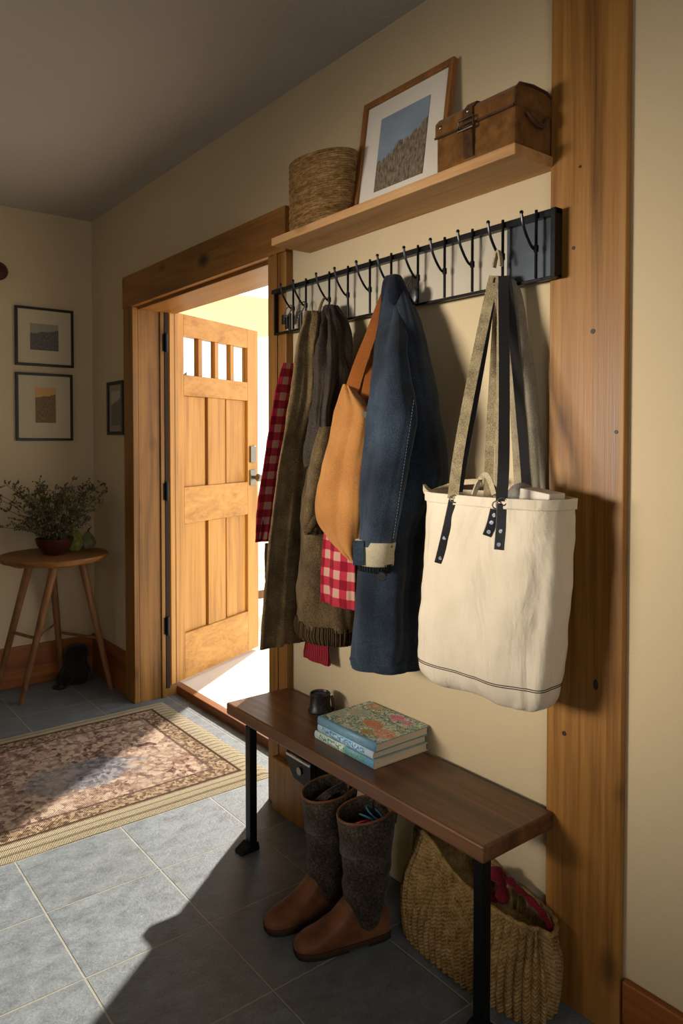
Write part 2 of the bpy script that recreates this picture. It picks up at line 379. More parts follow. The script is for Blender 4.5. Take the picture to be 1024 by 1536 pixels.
pn = 4; gw = pw/pn
m['glass'] = N('window_glass', .02, 0, .5).m; _p = m['glass'].node_tree.nodes['Principled BSDF']; _p.inputs['Transmission Weight'].default_value = 1; _p.inputs['IOR'].default_value = 1.1
for k in range(1, pn): dbox((X0+S+gw*k-.017, -DT+.005, z5), (X0+S+gw*k+.017, -.006, z6)).make('glazing_bar', m['door'], d1, smooth=False, bevel=.002)
for k in range(pn): dbox((X0+S+gw*k, -.027, z5), (X0+S+gw*(k+1), -.022, z6)).make('pane', m['glass'], d1, smooth=False)
dbox((DW-.1, 0, 1.195), (DW-.035, .014, 1.30)).make('deadbolt', m['brass'], d1, smooth=False, bevel=.006)
hp = dbox((DW-.1, 0, 1.05), (DW-.03, .01, 1.15)).make('handle_plate', m['brass'], d1, smooth=False, bevel=.006)
b = B(); b.tube([DM @ Vector((DW-.065, .005, 1.10)), DM @ Vector((DW-.065, .04, 1.10))], .012, 12); b.ball(DM @ Vector((DW-.065, .05, 1.10)), .026); b.make('knob', m['brass'], hp)
for z in (.33, 1.06, 1.86): 
    b = B().tube([hinge + Vector((-.016, -.006, z-.05)), hinge + Vector((-.016, -.006, z+.05))], .010, 10).box((1.70, 3.737, hinge.z+z-.045), (1.722, 3.7378, hinge.z+z+.045))
    b.make('hinge', m['black'], d1)
# ------------------------------------------------------------------ rug
def rug_mat():
    n = N('woven_rug', 1, 0, .05)
    x, y, z = n.sep(n.obj)[:3]                     # object space: origin at the rug's middle
    ex = n.math('SUBTRACT', 1.1, n.math('ABSOLUTE', x)); ey = n.math('SUBTRACT', .55, n.math('ABSOLUTE', y)); d = n.math('MINIMUM', ex, ey)
    wv = n.node('VectorMath', {0: n.node('TexNoise', {'Vector': n.obj, 'Scale': 9.0, 'Detail': 3}).outputs['Color'], 3: .035}, operation='SCALE').outputs[0]
    warp = n.node('VectorMath', {0: n.obj, 1: wv}, operation='ADD').outputs[0]
    fl = n.vor(n.map(warp, (18, 18, 18)), 1.0); rnd = n.sep(n.vor(n.map(warp, (18, 18, 18)), 1.0, 'Color'))[0]
    f2 = n.sep(n.vor(n.map(warp, (46, 46, 46)), 1.0, 'Color'))[1]; leaf = n.noise(n.map(warp, (52, 52, 52)), 1, 3, .65)
    fine = n.noise(n.obj, 170, 2, .8); wear = n.noise(n.obj, 4, 4, .6)
    g = n.math('ADD', n.math('MULTIPLY', leaf, .5), n.math('ADD', n.math('MULTIPLY', f2, .32), n.math('MULTIPLY', fine, .22)))
    field = n.ramp(g, [(.30, hx('483a34')), (.40, hx('785a4e')), (.50, hx('a08070')), (.62, hx('bda58f')), (.8, hx('cbbba2'))])
    blossom = n.ramp(n.math('ADD', fl, n.math('MULTIPLY', n.math('SUBTRACT', leaf, .5), .5)), [(.16, 1.0), (.34, 0.0)])
    field = n.mix(n.math('MULTIPLY', blossom, n.ramp(rnd, [(.3, 0.0), (.45, .85)])), field, n.mix(rnd, hx('c9b9a2'), hx('a88a78')))
    ring_ = n.ramp(n.math('ABSOLUTE', n.math('SUBTRACT', fl, .40)), [(.02, .5), (.07, 0.0)]); field = n.mix(ring_, field, hx('4a3a34'))
    def med(cx, cy, rx, ry):
        a1 = n.math('DIVIDE', n.math('SUBTRACT', x, cx), rx); b1 = n.math('DIVIDE', n.math('SUBTRACT', y, cy), ry)
        return n.ramp(n.math('ADD', n.math('ADD', n.math('MULTIPLY', a1, a1), n.math('MULTIPLY', b1, b1)), n.math('MULTIPLY', n.math('SUBTRACT', n.noise(n.obj, 13, 5, .65), .5), 2.2)), [(.7, 1.0), (1.15, 0.0)])
    blue = n.math('MAXIMUM', med(.46, -.08, .26, .15), med(-.45, .05, .30, .17))
    field = n.mix(n.math('MULTIPLY', blue, .8), field, n.ramp(g, [(.35, hx('4a505a')), (.65, hx('858993'))]))
    field = n.mix(n.ramp(wear, [(.45, 0.0), (.75, .6)]), field, hx('bfab96'))
    f3 = n.sep(n.vor(n.map(warp, (85, 85, 85)), 1.0, 'Color'))[1]; bord = n.ramp(n.math('ADD', n.math('MULTIPLY', f3, .5), n.math('MULTIPLY', fine, .5)), [(.28, hx('5a473a')), (.5, hx('8a705a')), (.72, hx('b39c80'))])
    # jute edge: rows of stitches
    rows = n.wave(n.obj, 26, 0, direction='X'); rows2 = n.wave(n.obj, 26, 0, direction='Y')
    jut = n.mix(fine, hx('7d7058'), hx('c8bb9e'))
    jut = n.mix(n.math('MULTIPLY', n.math('MULTIPLY', n.ramp(n.wave(n.map(n.obj, (1, 1, 1)), 9, 0, direction='Y'), [(.05, 1.0), (.25, 0.0)]), 1), .6), jut, hx('54432f'))
    c = n.mix(n.ramp(d, [(.185, 0.0), (.19, 1.0)]), bord, field)
    line = n.ramp(n.math('ABSOLUTE', n.math('SUBTRACT', d, .19)), [(.004, 1.0), (.008, 0.0)]); c = n.mix(n.math('MULTIPLY', line, .7), c, hx('3a2c28'))
    c = n.mix(n.ramp(d, [(.095, 0.0), (.10, 1.0)]), jut, c)
    line = n.ramp(n.math('ABSOLUTE', n.math('SUBTRACT', d, .105)), [(.004, 1.0), (.008, 0.0)]); c = n.mix(line, c, hx('4a3a2c'))
    n.col(c)
    n.bump(n.math('ADD', n.math('MULTIPLY', fine, .6), n.math('ADD', n.math('MULTIPLY', n.wave(n.obj, 60, 0, direction='X'), .35), n.math('MULTIPLY', n.wave(n.obj, 60, 0, direction='Y'), .35))), .8, .006)
    return n.m
m['rug'] = rug_mat()
b = B(); nx, ny = 60, 30; rings = []
for i in range(nx+1):
    x = -1.1 + 2.2*i/nx; ring = []
    for j in range(ny+1):
        y = -.55 + 1.1*j/ny
        e = min(1.1-abs(x), .55-abs(y)); z = .013*min(1, (e/.012)**.5 if e > 0 else 0) + .0015*noise.noise(Vector((x*5, y*5, 0)))
        ring.append(Vector((x + .004*noise.noise(Vector((y*6, 3, 0)))*(abs(x) > 1.0), y + .006*noise.noise(Vector((x*4, 0, 7)))*(abs(y) > .5), max(z, 0))))
    rings.append(ring)
b.grid(rings, False); bot = [Vector((x, y, 0)) for x, y in ((-1.1, -.55), (1.1, -.55), (1.1, .55), (-1.1, .55))]; b.bm.faces.new([b.bm.verts.new(p) for p in bot])
rug = b.make('rug', m['rug'], ang=180); rug.location = (.565, 3.135, .001); rug.rotation_euler = (0, 0, 0)
tag(rug, 'worn woven runner in brown and rust with a straw border by the doorway', 'rug')
# ------------------------------------------------------------------ far wall: pictures, stool, plant
m['frame'] = plain('black_frame', (.012, .01, .009), .4, 0, .4)
m['mat_'] = plain('picture_mat', hx('bdb193'), .9, 0, .1, .03)
def art(name, sky, ground, dark, hl, amp=.25, axis=1, sky2=None, sc=120):
    """small landscape print: sky above a rough hill line; object-space coordinates, z from -.5 to .5 of the print"""
    n = N(name, .6); u, v = n.sep(n.uv)[:2]
    h = n.math('ADD', hl, n.math('MULTIPLY', n.math('SUBTRACT', n.noise(n.map(n.uv, (2.2, .4, 1)), 1.6, 5, .55), .5), amp))
    h = n.math('ADD', h, n.math('MULTIPLY', u, .45*amp))
    g = n.noise(n.map(n.uv, (30, 12, 1)), 1, 5, .7); t = n.noise(n.map(n.uv, (3, 5, 1)), 1, 4)
    skyc = n.mix(t, sky, sky2 or sky); grd = n.ramp(g, [(.35, dark), (.62, ground)])
    edge = n.math('SUBTRACT', n.math('ADD', v, n.math('MULTIPLY', n.math('SUBTRACT', g, .5), .12)), h)
    n.col(n.mix(n.ramp(edge, [(.0, 0.0), (.03, 1.0)]), grd, skyc)); return n.m
def picture(name, label, c, ax, up, w, h, fr, dp, matm, aw, ah, off, artm, framem):
    """frame hung or leaning: c = centre of back face, ax/up unit axes, nrm into the room"""
    ax, up = Vector(ax), Vector(up); nr = ax.cross(up)
    t = thing(name, label, 'picture', c)
    M = Matrix(((ax.x, up.x, nr.x, c[0]), (ax.y, up.y, nr.y, c[1]), (ax.z, up.z, nr.z, c[2]), (0, 0, 0, 1)))
    b = B()
    b.box((-w/2, -h/2, 0), (w/2, -h/2+fr, dp), M).box((-w/2, h/2-fr, 0), (w/2, h/2, dp), M).box((-w/2, -h/2+fr, 0), (-w/2+fr, h/2-fr, dp), M).box((w/2-fr, -h/2+fr, 0), (w/2, h/2-fr, dp), M)
    b.make('frame', framem, t, smooth=False, bevel=.002)
    B().box((-w/2+fr, -h/2+fr, .001), (w/2-fr, h/2-fr, dp*.5), M).make('mat_board', matm, t, smooth=False)
    b = B(); q = [M @ Vector((off[0]+sx*aw/2, off[1]+sz*ah/2, dp*.5+.0015)) for sx, sz in ((-1, -1), (1, -1), (1, 1), (-1, 1))]
    b.grid([[q[0], q[1]], [q[3], q[2]]], False, uvs=lambda i, j: (j, i)); o = b.make('print', artm, t, smooth=False, solid=.001)
    return t
def wall_pic(name, label, pts, artpx, Y, artm, fr=.014):
    P = [onY(u, v, Y) for u, v in pts]; xs = sorted(p.x for p in P); zs = sorted(p.z for p in P)
    x0, x1 = (xs[0]+xs[1])/2, (xs[2]+xs[3])/2; z0, z1 = (zs[0]+zs[1])/2, (zs[2]+zs[3])/2
    A0, A1 = onY(artpx[0], artpx[3], Y), onY(artpx[2], artpx[1], Y)
    c = ((x0+x1)/2, YF-.001, (z0+z1)/2)
    picture(name, label, c, (1, 0, 0), (0, 0, 1), x1-x0, z1-z0, fr, .02, m['mat_'], A1.x-A0.x, A1.z-A0.z, ((A0.x+A1.x)/2-c[0], (A0.z+A1.z)/2-c[2]), artm, m['frame'])
m['art1'] = art('grey_landscape_print', hx('8f8878'), hx('6a665f'), hx('3a3836'), .62, .3)
m['art2'] = art('golden_field_print', hx('d0a468'), hx('8c7048'), hx('4a3a26'), .70, .2, sky2=hx('b88a50'))
wall_pic('framed_picture', 'upper black framed picture with a grey wide print on the dark wall', ((22, 458), (111, 466), (110, 551), (24, 548)), (46, 488, 88, 524), YF-.02, m['art1'])
wall_pic('framed_picture', 'lower black framed picture with a small golden upright print on the dark wall', ((23, 557), (110, 563), (109, 662), (25, 660)), (54, 582, 84, 634), YF-.02, m['art2'])
m['art3'] = art('faded_sketch_print', hx('a39a86'), hx('7c7362'), hx('4a443c'), .6, .3)
a, c = onX(160, 574, 1.55), onX(184, 652, 1.55)
m['matg'] = plain('grey_mat', hx('8f8571'), .9, 0, .1, .05)
picture('small_framed_picture', 'small narrow black framed picture beside the doorway casing', (XW-.001, (a.y+c.y)/2, (a.z+c.z)/2), (0, -1, 0), (0, 0, 1), abs(a.y-c.y), abs(a.z-c.z), .018, .022, m['matg'], abs(a.y-c.y)*.55, abs(a.z-c.z)*.65, (0, 0), m['art3'], m['frame'])
# wooden wall ornament at the picture's left edge
p = onY(-4, 406, YF-.02); m['ornw'] = plain('red_brown_wood', hx('3c1c10'), .4, 0, .4)
b = B(); b.lathe([(.001, -.001), (.03, .0), (.042, .008), (.045, .02), (.038, .03), (.001, .036)], (0, 0, 0), 32); 
for v in b.bm.verts: v.co = Vector((v.co.x*1.25 + p.x, YF - .001 - v.co.z, v.co.y*1.15 + p.z + (v.co.x*.3 if v.co.x < 0 else 0)))
tag(b.make('wall_ornament', m['ornw']), 'dark red-brown wooden knob ornament high on the dark wall', 'ornament')
# stool
sc = Vector((1.235, 4.10, 0)); ZS = .785
t = thing('round_stool_table', 'rustic round wooden side table with four splayed legs in the corner', 'table', sc)
b = B(); prof = [(.001, -.042), (.20, -.042), (.255, -.034), (.275, -.02), (.282, -.008), (.278, -.001), (.262, 0), (.001, 0)]
b.lathe(prof, (sc.x, sc.y, ZS), 56)
for v in b.bm.verts:
    if v.co.z < ZS-.015: v.co.z += .010*noise.noise(Vector((v.co.x*9, v.co.y*9, 0)))
    v.co.x += .006*noise.noise(Vector((v.co.x*5, v.co.y*5, 3)))
b.make('tabletop', m['stool'], t)
tops = [onZ(34, 851, ZS-.045), onZ(54, 857, ZS-.045), onZ(110, 853, ZS-.045), onZ(127, 856, ZS-.045)]
tops = [sc + Vector((-.12, .02, ZS-.04)), sc + Vector((-.045, -.15, ZS-.04)), sc + Vector((.03, .15, ZS-.04)), sc + Vector((.14, -.02, ZS-.04))]
feet = [Vector((1.0, 4.385, 0)), onZ(31, 1057, 0), Vector((1.36, 4.385, 0)), onZ(167, 1034, 0)]
for a, c in zip(tops, feet):
    B().tube([a, a.lerp(c, .35), a.lerp(c, .7), c], [.021, .019, .017, .0135], 14).make('leg', m['leg'], t)
for i, j, q, r in ((0, 1, .52, .009), (1, 2, .52, .006), (2, 3, .6, .008)):
    B().tube([tops[i].lerp(feet[i], q), tops[j].lerp(feet[j], q)], r, 8).make('stretcher', m['leg'], t)
# bowl of dried branches
bc = onZ(82, 831, ZS); m['bowl'] = plain('oxblood_bowl', hx('3a1812'), .35, 0, .5)
t = thing('branch_bowl', 'dark red bowl of dried branches on the round side table', 'plant', bc)
B().lathe([(.001, .001), (.05, .001), (.06, .008), (.088, .05), (.100, .085), (.096, .088), (.088, .08), (.07, .04), (.001, .03)], bc, 40).make('bowl', m['bowl'], t)
m['twig'] = fabric('dried_twig', hx('2c2416'), hx('51462e'), 60, .9); m['dleaf'] = fabric('dried_leaf', hx('332f18'), hx('5c5632'), 60, .9)
b, lf = B(), B(); rnd = random.Random(11)
for k in range(64):
    a = rnd.uniform(0, 2*PI); sp = rnd.uniform(.05, .27); hh = rnd.uniform(.16, .40) - sp*.25
    p0 = bc + Vector((.045*math.cos(a)*rnd.random(), .045*math.sin(a)*rnd.random(), .035))
    tip = p0 + Vector((sp*math.cos(a), sp*.8*math.sin(a), hh)); mid = p0.lerp(tip, .45) + Vector((-.3*sp*math.cos(a), -.3*sp*math.sin(a), .05))
    if tip.y > YF-.03 or tip.x > XW-.03: tip.y = min(tip.y, YF-.03); tip.x = min(tip.x, XW-.03)
    pts = bez(p0, mid, tip, 7); b.tube(pts, [.0026-.0002*i for i in range(8)], 5)
    for q in range(2, 8):
        for _ in range(3):
            s = pts[q]; dv = Vector((rnd.uniform(-1, 1), rnd.uniform(-1, 1), rnd.uniform(-.3, 1))).normalized()*rnd.uniform(.02, .055); e = s + dv
            e.x = min(e.x, XW-.012); e.y = min(e.y, YF-.012)
            b.tube([s, s.lerp(e, .5) + Vector((0, 0, .006)), e], .0011, 4)
            for f in (.45, .7, 1): 
                c = s.lerp(e, f); lf.ball(c + Vector((rnd.uniform(-.005, .005), rnd.uniform(-.005, .005), 0)), .0055, (rnd.uniform(.4, 1), rnd.uniform(.4, 1), rnd.uniform(.6, 1.7)), 6, 4)
b.make('branch', m['twig'], t, ang=180); o = lf.make('dry_leaves', m['dleaf'], t, ang=180); o['kind'] = 'stuff'
m['gourd'] = fabric('green_gourd_skin', hx('4b5420'), hx('7f7c38'), 40, .5, 14, .1); m['gourd2'] = fabric('grey_gourd_skin', hx('5a6048'), hx('7f8058'), 40, .5, 14, .1)
for (u, v, r, hh, mm, lab) in ((111, 826, .052, .135, 'gourd', 'yellow-green pear-shaped gourd right beside the branch bowl'), (132, 823, .046, .10, 'gourd2', 'pale grey-green gourd at the right end of the round table')):
    p = onZ(u, v, ZS); t = thing('gourd', lab, 'gourd', p)
    B().lathe([(.001, .002), (r*.6, .002), (r*.95, hh*.22), (r, hh*.38), (r*.8, hh*.6), (r*.45, hh*.82), (r*.2, hh*.97), (.001, hh)], p, 28).make('body', m[mm], t)
    B().tube([p + Vector((0, 0, hh-.004)), p + Vector((.006, 0, hh+.012)), p + Vector((.02, 0, hh+.02))], [.006, .004, .003], 8).make('stem', m['twig'], t)
# dark drawstring bag under the table
p = Vector((1.40, 4.25, 0)); m['dbag'] = fabric('dark_bag', hx('15120f'), hx('2a2622'), 200, .9)
t = thing('dark_bag', 'slumped dark cloth bag on the floor under the round side table', 'bag', p)
b = B(); rings = []
for i in range(14):
    q = i/13; z = .21*q; r = .085*(1-.55*q**2.2) + .012*math.sin(q*9); rings.append([Vector((p.x+.02*q + (r+.008*math.sin(5*a+q*4))*math.cos(a), p.y + .06 + (r*.75+.006*math.sin(4*a))*math.sin(a), z)) for a in [2*PI*k/36 for k in range(36)]])
b.grid(rings, True, (True, True)).make('body', m['dbag'], t, ang=180)
b = B().tube(arc([(p.x-.09, p.y+.03, .012), (p.x-.13, p.y, .01), (p.x-.09, p.y-.045, .012), (p.x-.03, p.y-.03, .05)]), .008, 8).make('handle', m['dbag'], t)
# ------------------------------------------------------------------ shelf and what stands on it
ZSH = 2.100
t = thing('wall_shelf', 'pale pine plank shelf on the cream wall above the coat hooks', 'shelf', (1.49, 1.66, 2.073))
B().box((1.405, 1.137, 2.073), (XW-.0005, 2.195, ZSH)).make('plank', m['shelf'], t, smooth=False, bevel=.003)
def basket_mat(name, c1, c2, c3, sv=60):
    n = N(name, .9, 0, .1); z = n.sep(n.obj)[2]
    rw = n.math('SINE', n.math('MULTIPLY', z, 900)); f = n.noise(n.map(n.obj, (40, 40, 160)), 1, 3, .7); g = n.noise(n.map(n.obj, (6, 6, 34)), 1, 4, .6)
    fine = n.noise(n.obj, 260, 2, .7)
    v = n.math('ADD', n.math('MULTIPLY', f, .45), n.math('ADD', n.math('MULTIPLY', g, .35), n.math('MULTIPLY', fine, .2)))
    n.col(n.ramp(v, [(.36, c1), (.5, c2), (.62, c3)]))
    n.bump(n.math('ADD', n.math('MULTIPLY', rw, .4), n.math('ADD', f, fine)), .8, .005); return n.m
m['basket'] = basket_mat('coiled_seagrass', hx('48331c'), hx('8c6a3e'), hx('b8966a'))
R0 = solve(350, 434, 530, 1.482, .074); R1 = solve(242, 433, 536, 1.480, .078)
zt = R1[0]; t = thing('woven_basket', 'round woven straw basket on the left end of the shelf', 'basket', (1.487, R0[1], ZSH))
b = B(); rings = []
def el(z, k, off=0):
    q = (z-ZSH)/(zt-ZSH); yc = R0[1]+(R1[1]-R0[1])*q; a = R0[2]+(R1[2]-R0[2])*q; xb = R0[4]+(R1[4]-R0[4])*q
    return [Vector((1.481 - (xb+off)*math.sin(s), yc + (a+off)*math.cos(s), z + (.008*math.cos(s) if z > ZSH+.05 else 0))) for s in [2*PI*i/64 for i in range(64)]]
for i in range(31):
    z = ZSH + .001 + (zt-ZSH)*i/30; rings.append(el(z, 0, .0015*math.sin(i*2.1)))
for i in range(8): rings.append(el(zt - .02*i, 0, -.008))
b.grid(rings, True, (True, True)).make('body', m['basket'], t)
B().tube([p + Vector((0, 0, .001)) for p in el(zt, 0, -.004)] + [el(zt, 0, -.004)[0]], .005, 8).make('rim', m['basket'], t)
# large picture leaning on the wall
m['oakf'] = wood('oak_frame', hx('5e3a18'), hx('8a5a2c'), hx('9e6c38'), 2, .45, False); m['whitemat'] = plain('white_mat', hx('d8d0c4'), .9, 0, .1, .02)
m['bigart'] = art('grassland_print', hx('6f7f90'), hx('8a7a66'), hx('3a332b'), .42, .55, sky2=hx('8c9aa6'))
lean = math.atan2(.052, .37); pu = Vector((math.sin(lean), 0, math.cos(lean)))
pc = Vector((1.513, 1.664, ZSH+.001)) + pu*.189
picture('leaning_picture', 'large oak framed grassland picture leaning on the wall on the shelf', pc, (0, -1, 0), pu, .395, .375, .018, .02, m['whitemat'], .215, .235, (.0, -.005), m['bigart'], m['oakf'])
# leather case
m['tan'] = fabric('tan_leather', hx('5a3a1a'), hx('7c5428'), 30, .45, 6, .15); m['tand'] = fabric('dark_tan_leather', hx('3a2412'), hx('5a3a1c'), 40, .45, 8, .15)
c0 = Vector((1.49, 1.278, ZSH)); t = thing('leather_case', 'brown leather box case with a front buckle strap at the right end of the shelf', 'case', c0)
bx0, bx1, by0, by1, bz = 1.418, 1.562, 1.147, 1.408, .105
B().box((bx0, by0, ZSH+.001), (bx1, by1, ZSH+bz)).make('body', m['tan'], t, smooth=False, bevel=.008)
b = B(); sec = [(bx0-.004, ZSH+bz-.012), (bx0-.003, ZSH+bz+.026), (bx0+.010, ZSH+bz+.041), (bx0+.06, ZSH+bz+.048), (bx1-.03, ZSH+bz+.046), (bx1-.004, ZSH+bz+.035), (bx1, ZSH+bz-.012)]
b.poly([Vector((x, by0-.003, z)) for x, z in sec], (0, by1-by0+.006, 0)).make('lid', m['tan'], t, smooth=False, bevel=.005)
B().tube([Vector((x, by0-.004, z)) for x, z in sec], .0035, 8).make('piping', m['tand'], t)
B().tube([Vector((bx0-.005, by0, ZSH+bz-.012)), Vector((bx0-.005, by1, ZSH+bz-.012))], .003, 8).make('lid_edge', m['tand'], t)
ys = 1.29
st_ = B().strap([(bx0+.045, ys, ZSH+bz+.049), (bx0+.008, ys, ZSH+bz+.043), (bx0-.007, ys, ZSH+bz+.024), (bx0-.010, ys, ZSH+bz-.02), (bx0-.007, ys, ZSH+.06), (bx0-.004, ys, ZSH+.012)], (0, 1, 0), .032, .005).make('strap', m['tand'], t, bevel=.001)
b = B(); zb = ZSH+.092
b.tube([(bx0-.016, ys-.025, zb-.013), (bx0-.016, ys+.025, zb-.013), (bx0-.016, ys+.025, zb+.013), (bx0-.016, ys-.025, zb+.013), (bx0-.016, ys-.025, zb-.013)], .0035, 8); b.tube([(bx0-.017, ys-.028, zb), (bx0-.017, ys+.01, zb)], .003, 6)
b.make('buckle', m['brass'], st_)
for yy, zz in ((by1-.018, ZSH+bz+.012), (ys, ZSH+bz+.02)): B().ball((bx0-.010 if yy == ys else bx0-.005, yy, zz), .006, (.5, 1, 1)).make('rivet', m['brass'], t)
B().tube(arc([(bx0+.035, by0-.005, ZSH+bz-.02), (bx0+.055, by0-.018, ZSH+bz-.045), (bx1-.055, by0-.018, ZSH+bz-.045), (bx1-.035, by0-.005, ZSH+bz-.02)]), .005, 8).make('side_handle', m['tand'], t)
# ------------------------------------------------------------------ coat rack
RZ0, RZ1, RY0, RY1 = 1.793, 1.960, 1.098, 2.362
rk = thing('coat_rack', 'long black iron coat rack with wire hooks under the shelf', 'coat rack', (1.535, 1.73, RZ0))
b = B().box((1.512, RY0, RZ1-.016), (1.536, RY1, RZ1)).box((1.522, RY0, RZ0), (1.536, RY1, RZ0+.008)).box((1.508, RY0, RZ0), (1.537, RY0+.014, RZ1)).box((1.522, RY1-.008, RZ0), (1.536, RY1, RZ1))
b.make('frame', m['black'], rk, smooth=False, bevel=.0015)
m['slate'] = plain('blued_steel', hx('4c525a'), .38, .75, .5, .35, 8, .1); m['enamel'] = plain('pale_enamel', hx('aaa291'), .5, .1, .4, .04)
B().box((1.530, RY0+.014, RZ0+.008), (1.535, 1.262, RZ1-.016)).make('plate', m['slate'], rk, smooth=False)
B().box((1.532, 1.262, RZ0+.008), (1.536, 2.29, RZ1-.016)).make('backboard', m['enamel'], rk, smooth=False)
def rackY(u, X=1.508): return onX(u, 400, X).y
HOOKS = [804, 754, 708.5, 667, 627, 587, 555, 522, 494, 459, 440]
HY = [rackY(u) for u in HOOKS]
b = B(); yh = HY[0]
hb = B(); hb.tube([(1.507, yh, RZ1+.004), (1.507, yh, RZ0+.004)], .0038, 8)
arm = [(1.507, yh, 1.868), (1.497, yh+.004, 1.872), (1.478, yh+.004, 1.893), (1.462, yh+.004, 1.92), (1.455, yh+.004, 1.948)]
hb.tube(arc(arm, 14), .0036, 8); hb.ball((1.455, yh+.004, 1.95), .005, u=8, v=6)
hb.tube([(1.507, yh, 1.862), (1.507, yh, 1.878)], .0062, 8)
h0 = hb.make('hook', m['wire'], rk)
for y in HY[1:]:
    h = h0.copy(); C.objects.link(h); h.parent = rk; h.location.y = y - yh
ZHK = 1.874
# keys and tags at the ends of the rack
def key_ring(y, lab, fobs, mt):
    t = thing('key_ring', lab, 'keys', (1.487, y, 1.80))
    b = B(); b.tube([Vector((1.487 + .010*math.cos(a), y + .018*math.sin(a), 1.868 + .022*math.cos(a)-.008)) for a in [2*PI*k/20 for k in range(21)]], .0022, 6).make('ring', m['steel'], t)
    for dy, z0, L, w in fobs:
        B().box((1.480, y+dy-w/2, z0-L), (1.488, y+dy+w/2, z0)).make('fob', mt, t, smooth=False, bevel=.003)
key_ring(HY[10]+.004, 'dark keys and fobs on the leftmost rack hook by the casing', ((-.016, 1.85, .062, .013), (.004, 1.846, .05, .015), (.024, 1.85, .035, .02)), m['black'])
key_ring(HY[9], 'black strap key fob on the second rack hook from the left', ((0, 1.85, .075, .016), (.016, 1.85, .025, .018)), m['blackm'])
t = thing('leather_tag', 'pair of dark oval leather tags on the hook right of the denim jacket', 'tag', (1.50, HY[4], 1.80))
for dy in (-.004, .034): B().ball((1.485, HY[4]+dy, 1.815-.006*(dy > 0)), .02, (.28, .9, 1.35)).make('oval', m['blackm'], t)
B().tube([(1.485, HY[4], 1.84), (1.487, HY[4]+.003, ZHK), (1.485, HY[4]+.03, 1.836)], .002, 6).make('cord', m['blackm'], t)
# ------------------------------------------------------------------ garments
def plaid_mat(name, p=.056):
    n = N(name, .9, 0, .1); n.p.inputs['Sheen Weight'].default_value = .1
    u, v = n.sep(n.uv)[:2]
    def band(c): return n.ramp(n.math('FRACT', n.math('DIVIDE', c, p)), [(.0, 0.0), (.47, 0.0), (.53, 1.0), (.97, 1.0), (1.0, 0.0)])
    s = n.math('MULTIPLY', n.math('ADD', band(u), band(v)), .5)
    s = n.math('ADD', s, n.math('MULTIPLY', n.math('SUBTRACT', n.noise(n.obj, 300, 2), .5), .2))
    n.col(n.ramp(s, [(.12, hx('6e0a1a')), (.4, hx('94142a')), (.6, hx('98303f')), (.9, hx('a88270'))]))
    n.bump(n.noise(n.obj, 400, 2), .3, .002); return n.m
m['plaid'] = plaid_mat('red_plaid'); m['tweed'] = fabric('brown_tweed', hx('33281a'), hx('9c865f'), 420, .95, 9, .6, hx('6b583c'), 330)
m['fleece'] = fabric('brown_fleece', hx('2a2014'), hx('705c3e'), 330, .95, 9, .6, hx('4c3d28'), 260)
m['quilt'] = fabric('dark_waxed', hx('16110d'), hx('3b3026'), 200, .6, 9, .5)
m['canvas'] = fabric('tan_canvas', hx('85562a'), hx('a87640'), 500, .85, 6, .15)
m['canvasd'] = fabric('tan_canvas_strap', hx('84481c'), hx('a8642c'), 500, .8, 6, .15)
m['denim'] = fabric('denim', hx('0b0e14'), hx('3a4858'), 620, .9, 5, .4, hx('1b242f'), 500)
m['denimd'] = fabric('dark_denim', hx('07090f'), hx('1a2233'), 620, .9, 7, .4)
m['cuff'] = fabric('denim_cuff_lining', hx('7d7460'), hx('aaa088'), 500, .9, 8, .3)
def ribbed(name, c1, c2, p=.006):
    n = N(name, .95, 0, .1); u = n.sep(n.uv)[0]; r = n.math('SINE', n.math('MULTIPLY', u, 2*PI/p)); f = n.noise(n.obj, 300, 2)
    n.col(n.mix(n.math('ADD', n.math('MULTIPLY', r, .35), n.math('MULTIPLY', f, .8), clamp=True), c1, c2)); n.bump(n.math('ADD', r, f), .7, .004); return n.m
m['ribbr'] = ribbed('brown_rib_knit', hx('1f170d'), hx('5d4a32'), .009); m['ribbk'] = ribbed('black_rib_knit', hx('0b0c10'), hx('2a2c33'), .006); m['ribred'] = ribbed('red_rib_knit', hx('6a0f1c'), hx('b04048'), .009)
def gar(name, label, cat, z, y): return thing(name, label, cat, (1.50, y, z))
# red plaid shirt, furthest along the wall: one sleeve shows
t = gar('plaid_shirt', 'red plaid flannel shirt hanging furthest left, its sleeve beside the door', 'shirt', 1.0, 2.28)
b = B(); cloth(b, [(545, 431, 441, 1.485, .035), (575, 420, 443, 1.475, .045), (620, 409, 441, 1.465, .05), (700, 395, 430, 1.46, .05), (770, 389, 418, 1.46, .05), (812, 387, 409, 1.46, .045)], 40, 56, [(3, .005, 0, 4), (5, .003, 1, -3)], (.4, 1), .005, seed=2)
b.make('sleeve', m['plaid'], t, ang=180)
b = B(); cloth(b, [(815, 397, 412, 1.475, .02), (860, 396, 412, 1.475, .02), (905, 399, 412, 1.475, .02)], 12, 32, [(3, .003, 0, 2)], (1, 1), .003, seed=3)
b.make('cuff', m['ribbr'], t, ang=180)
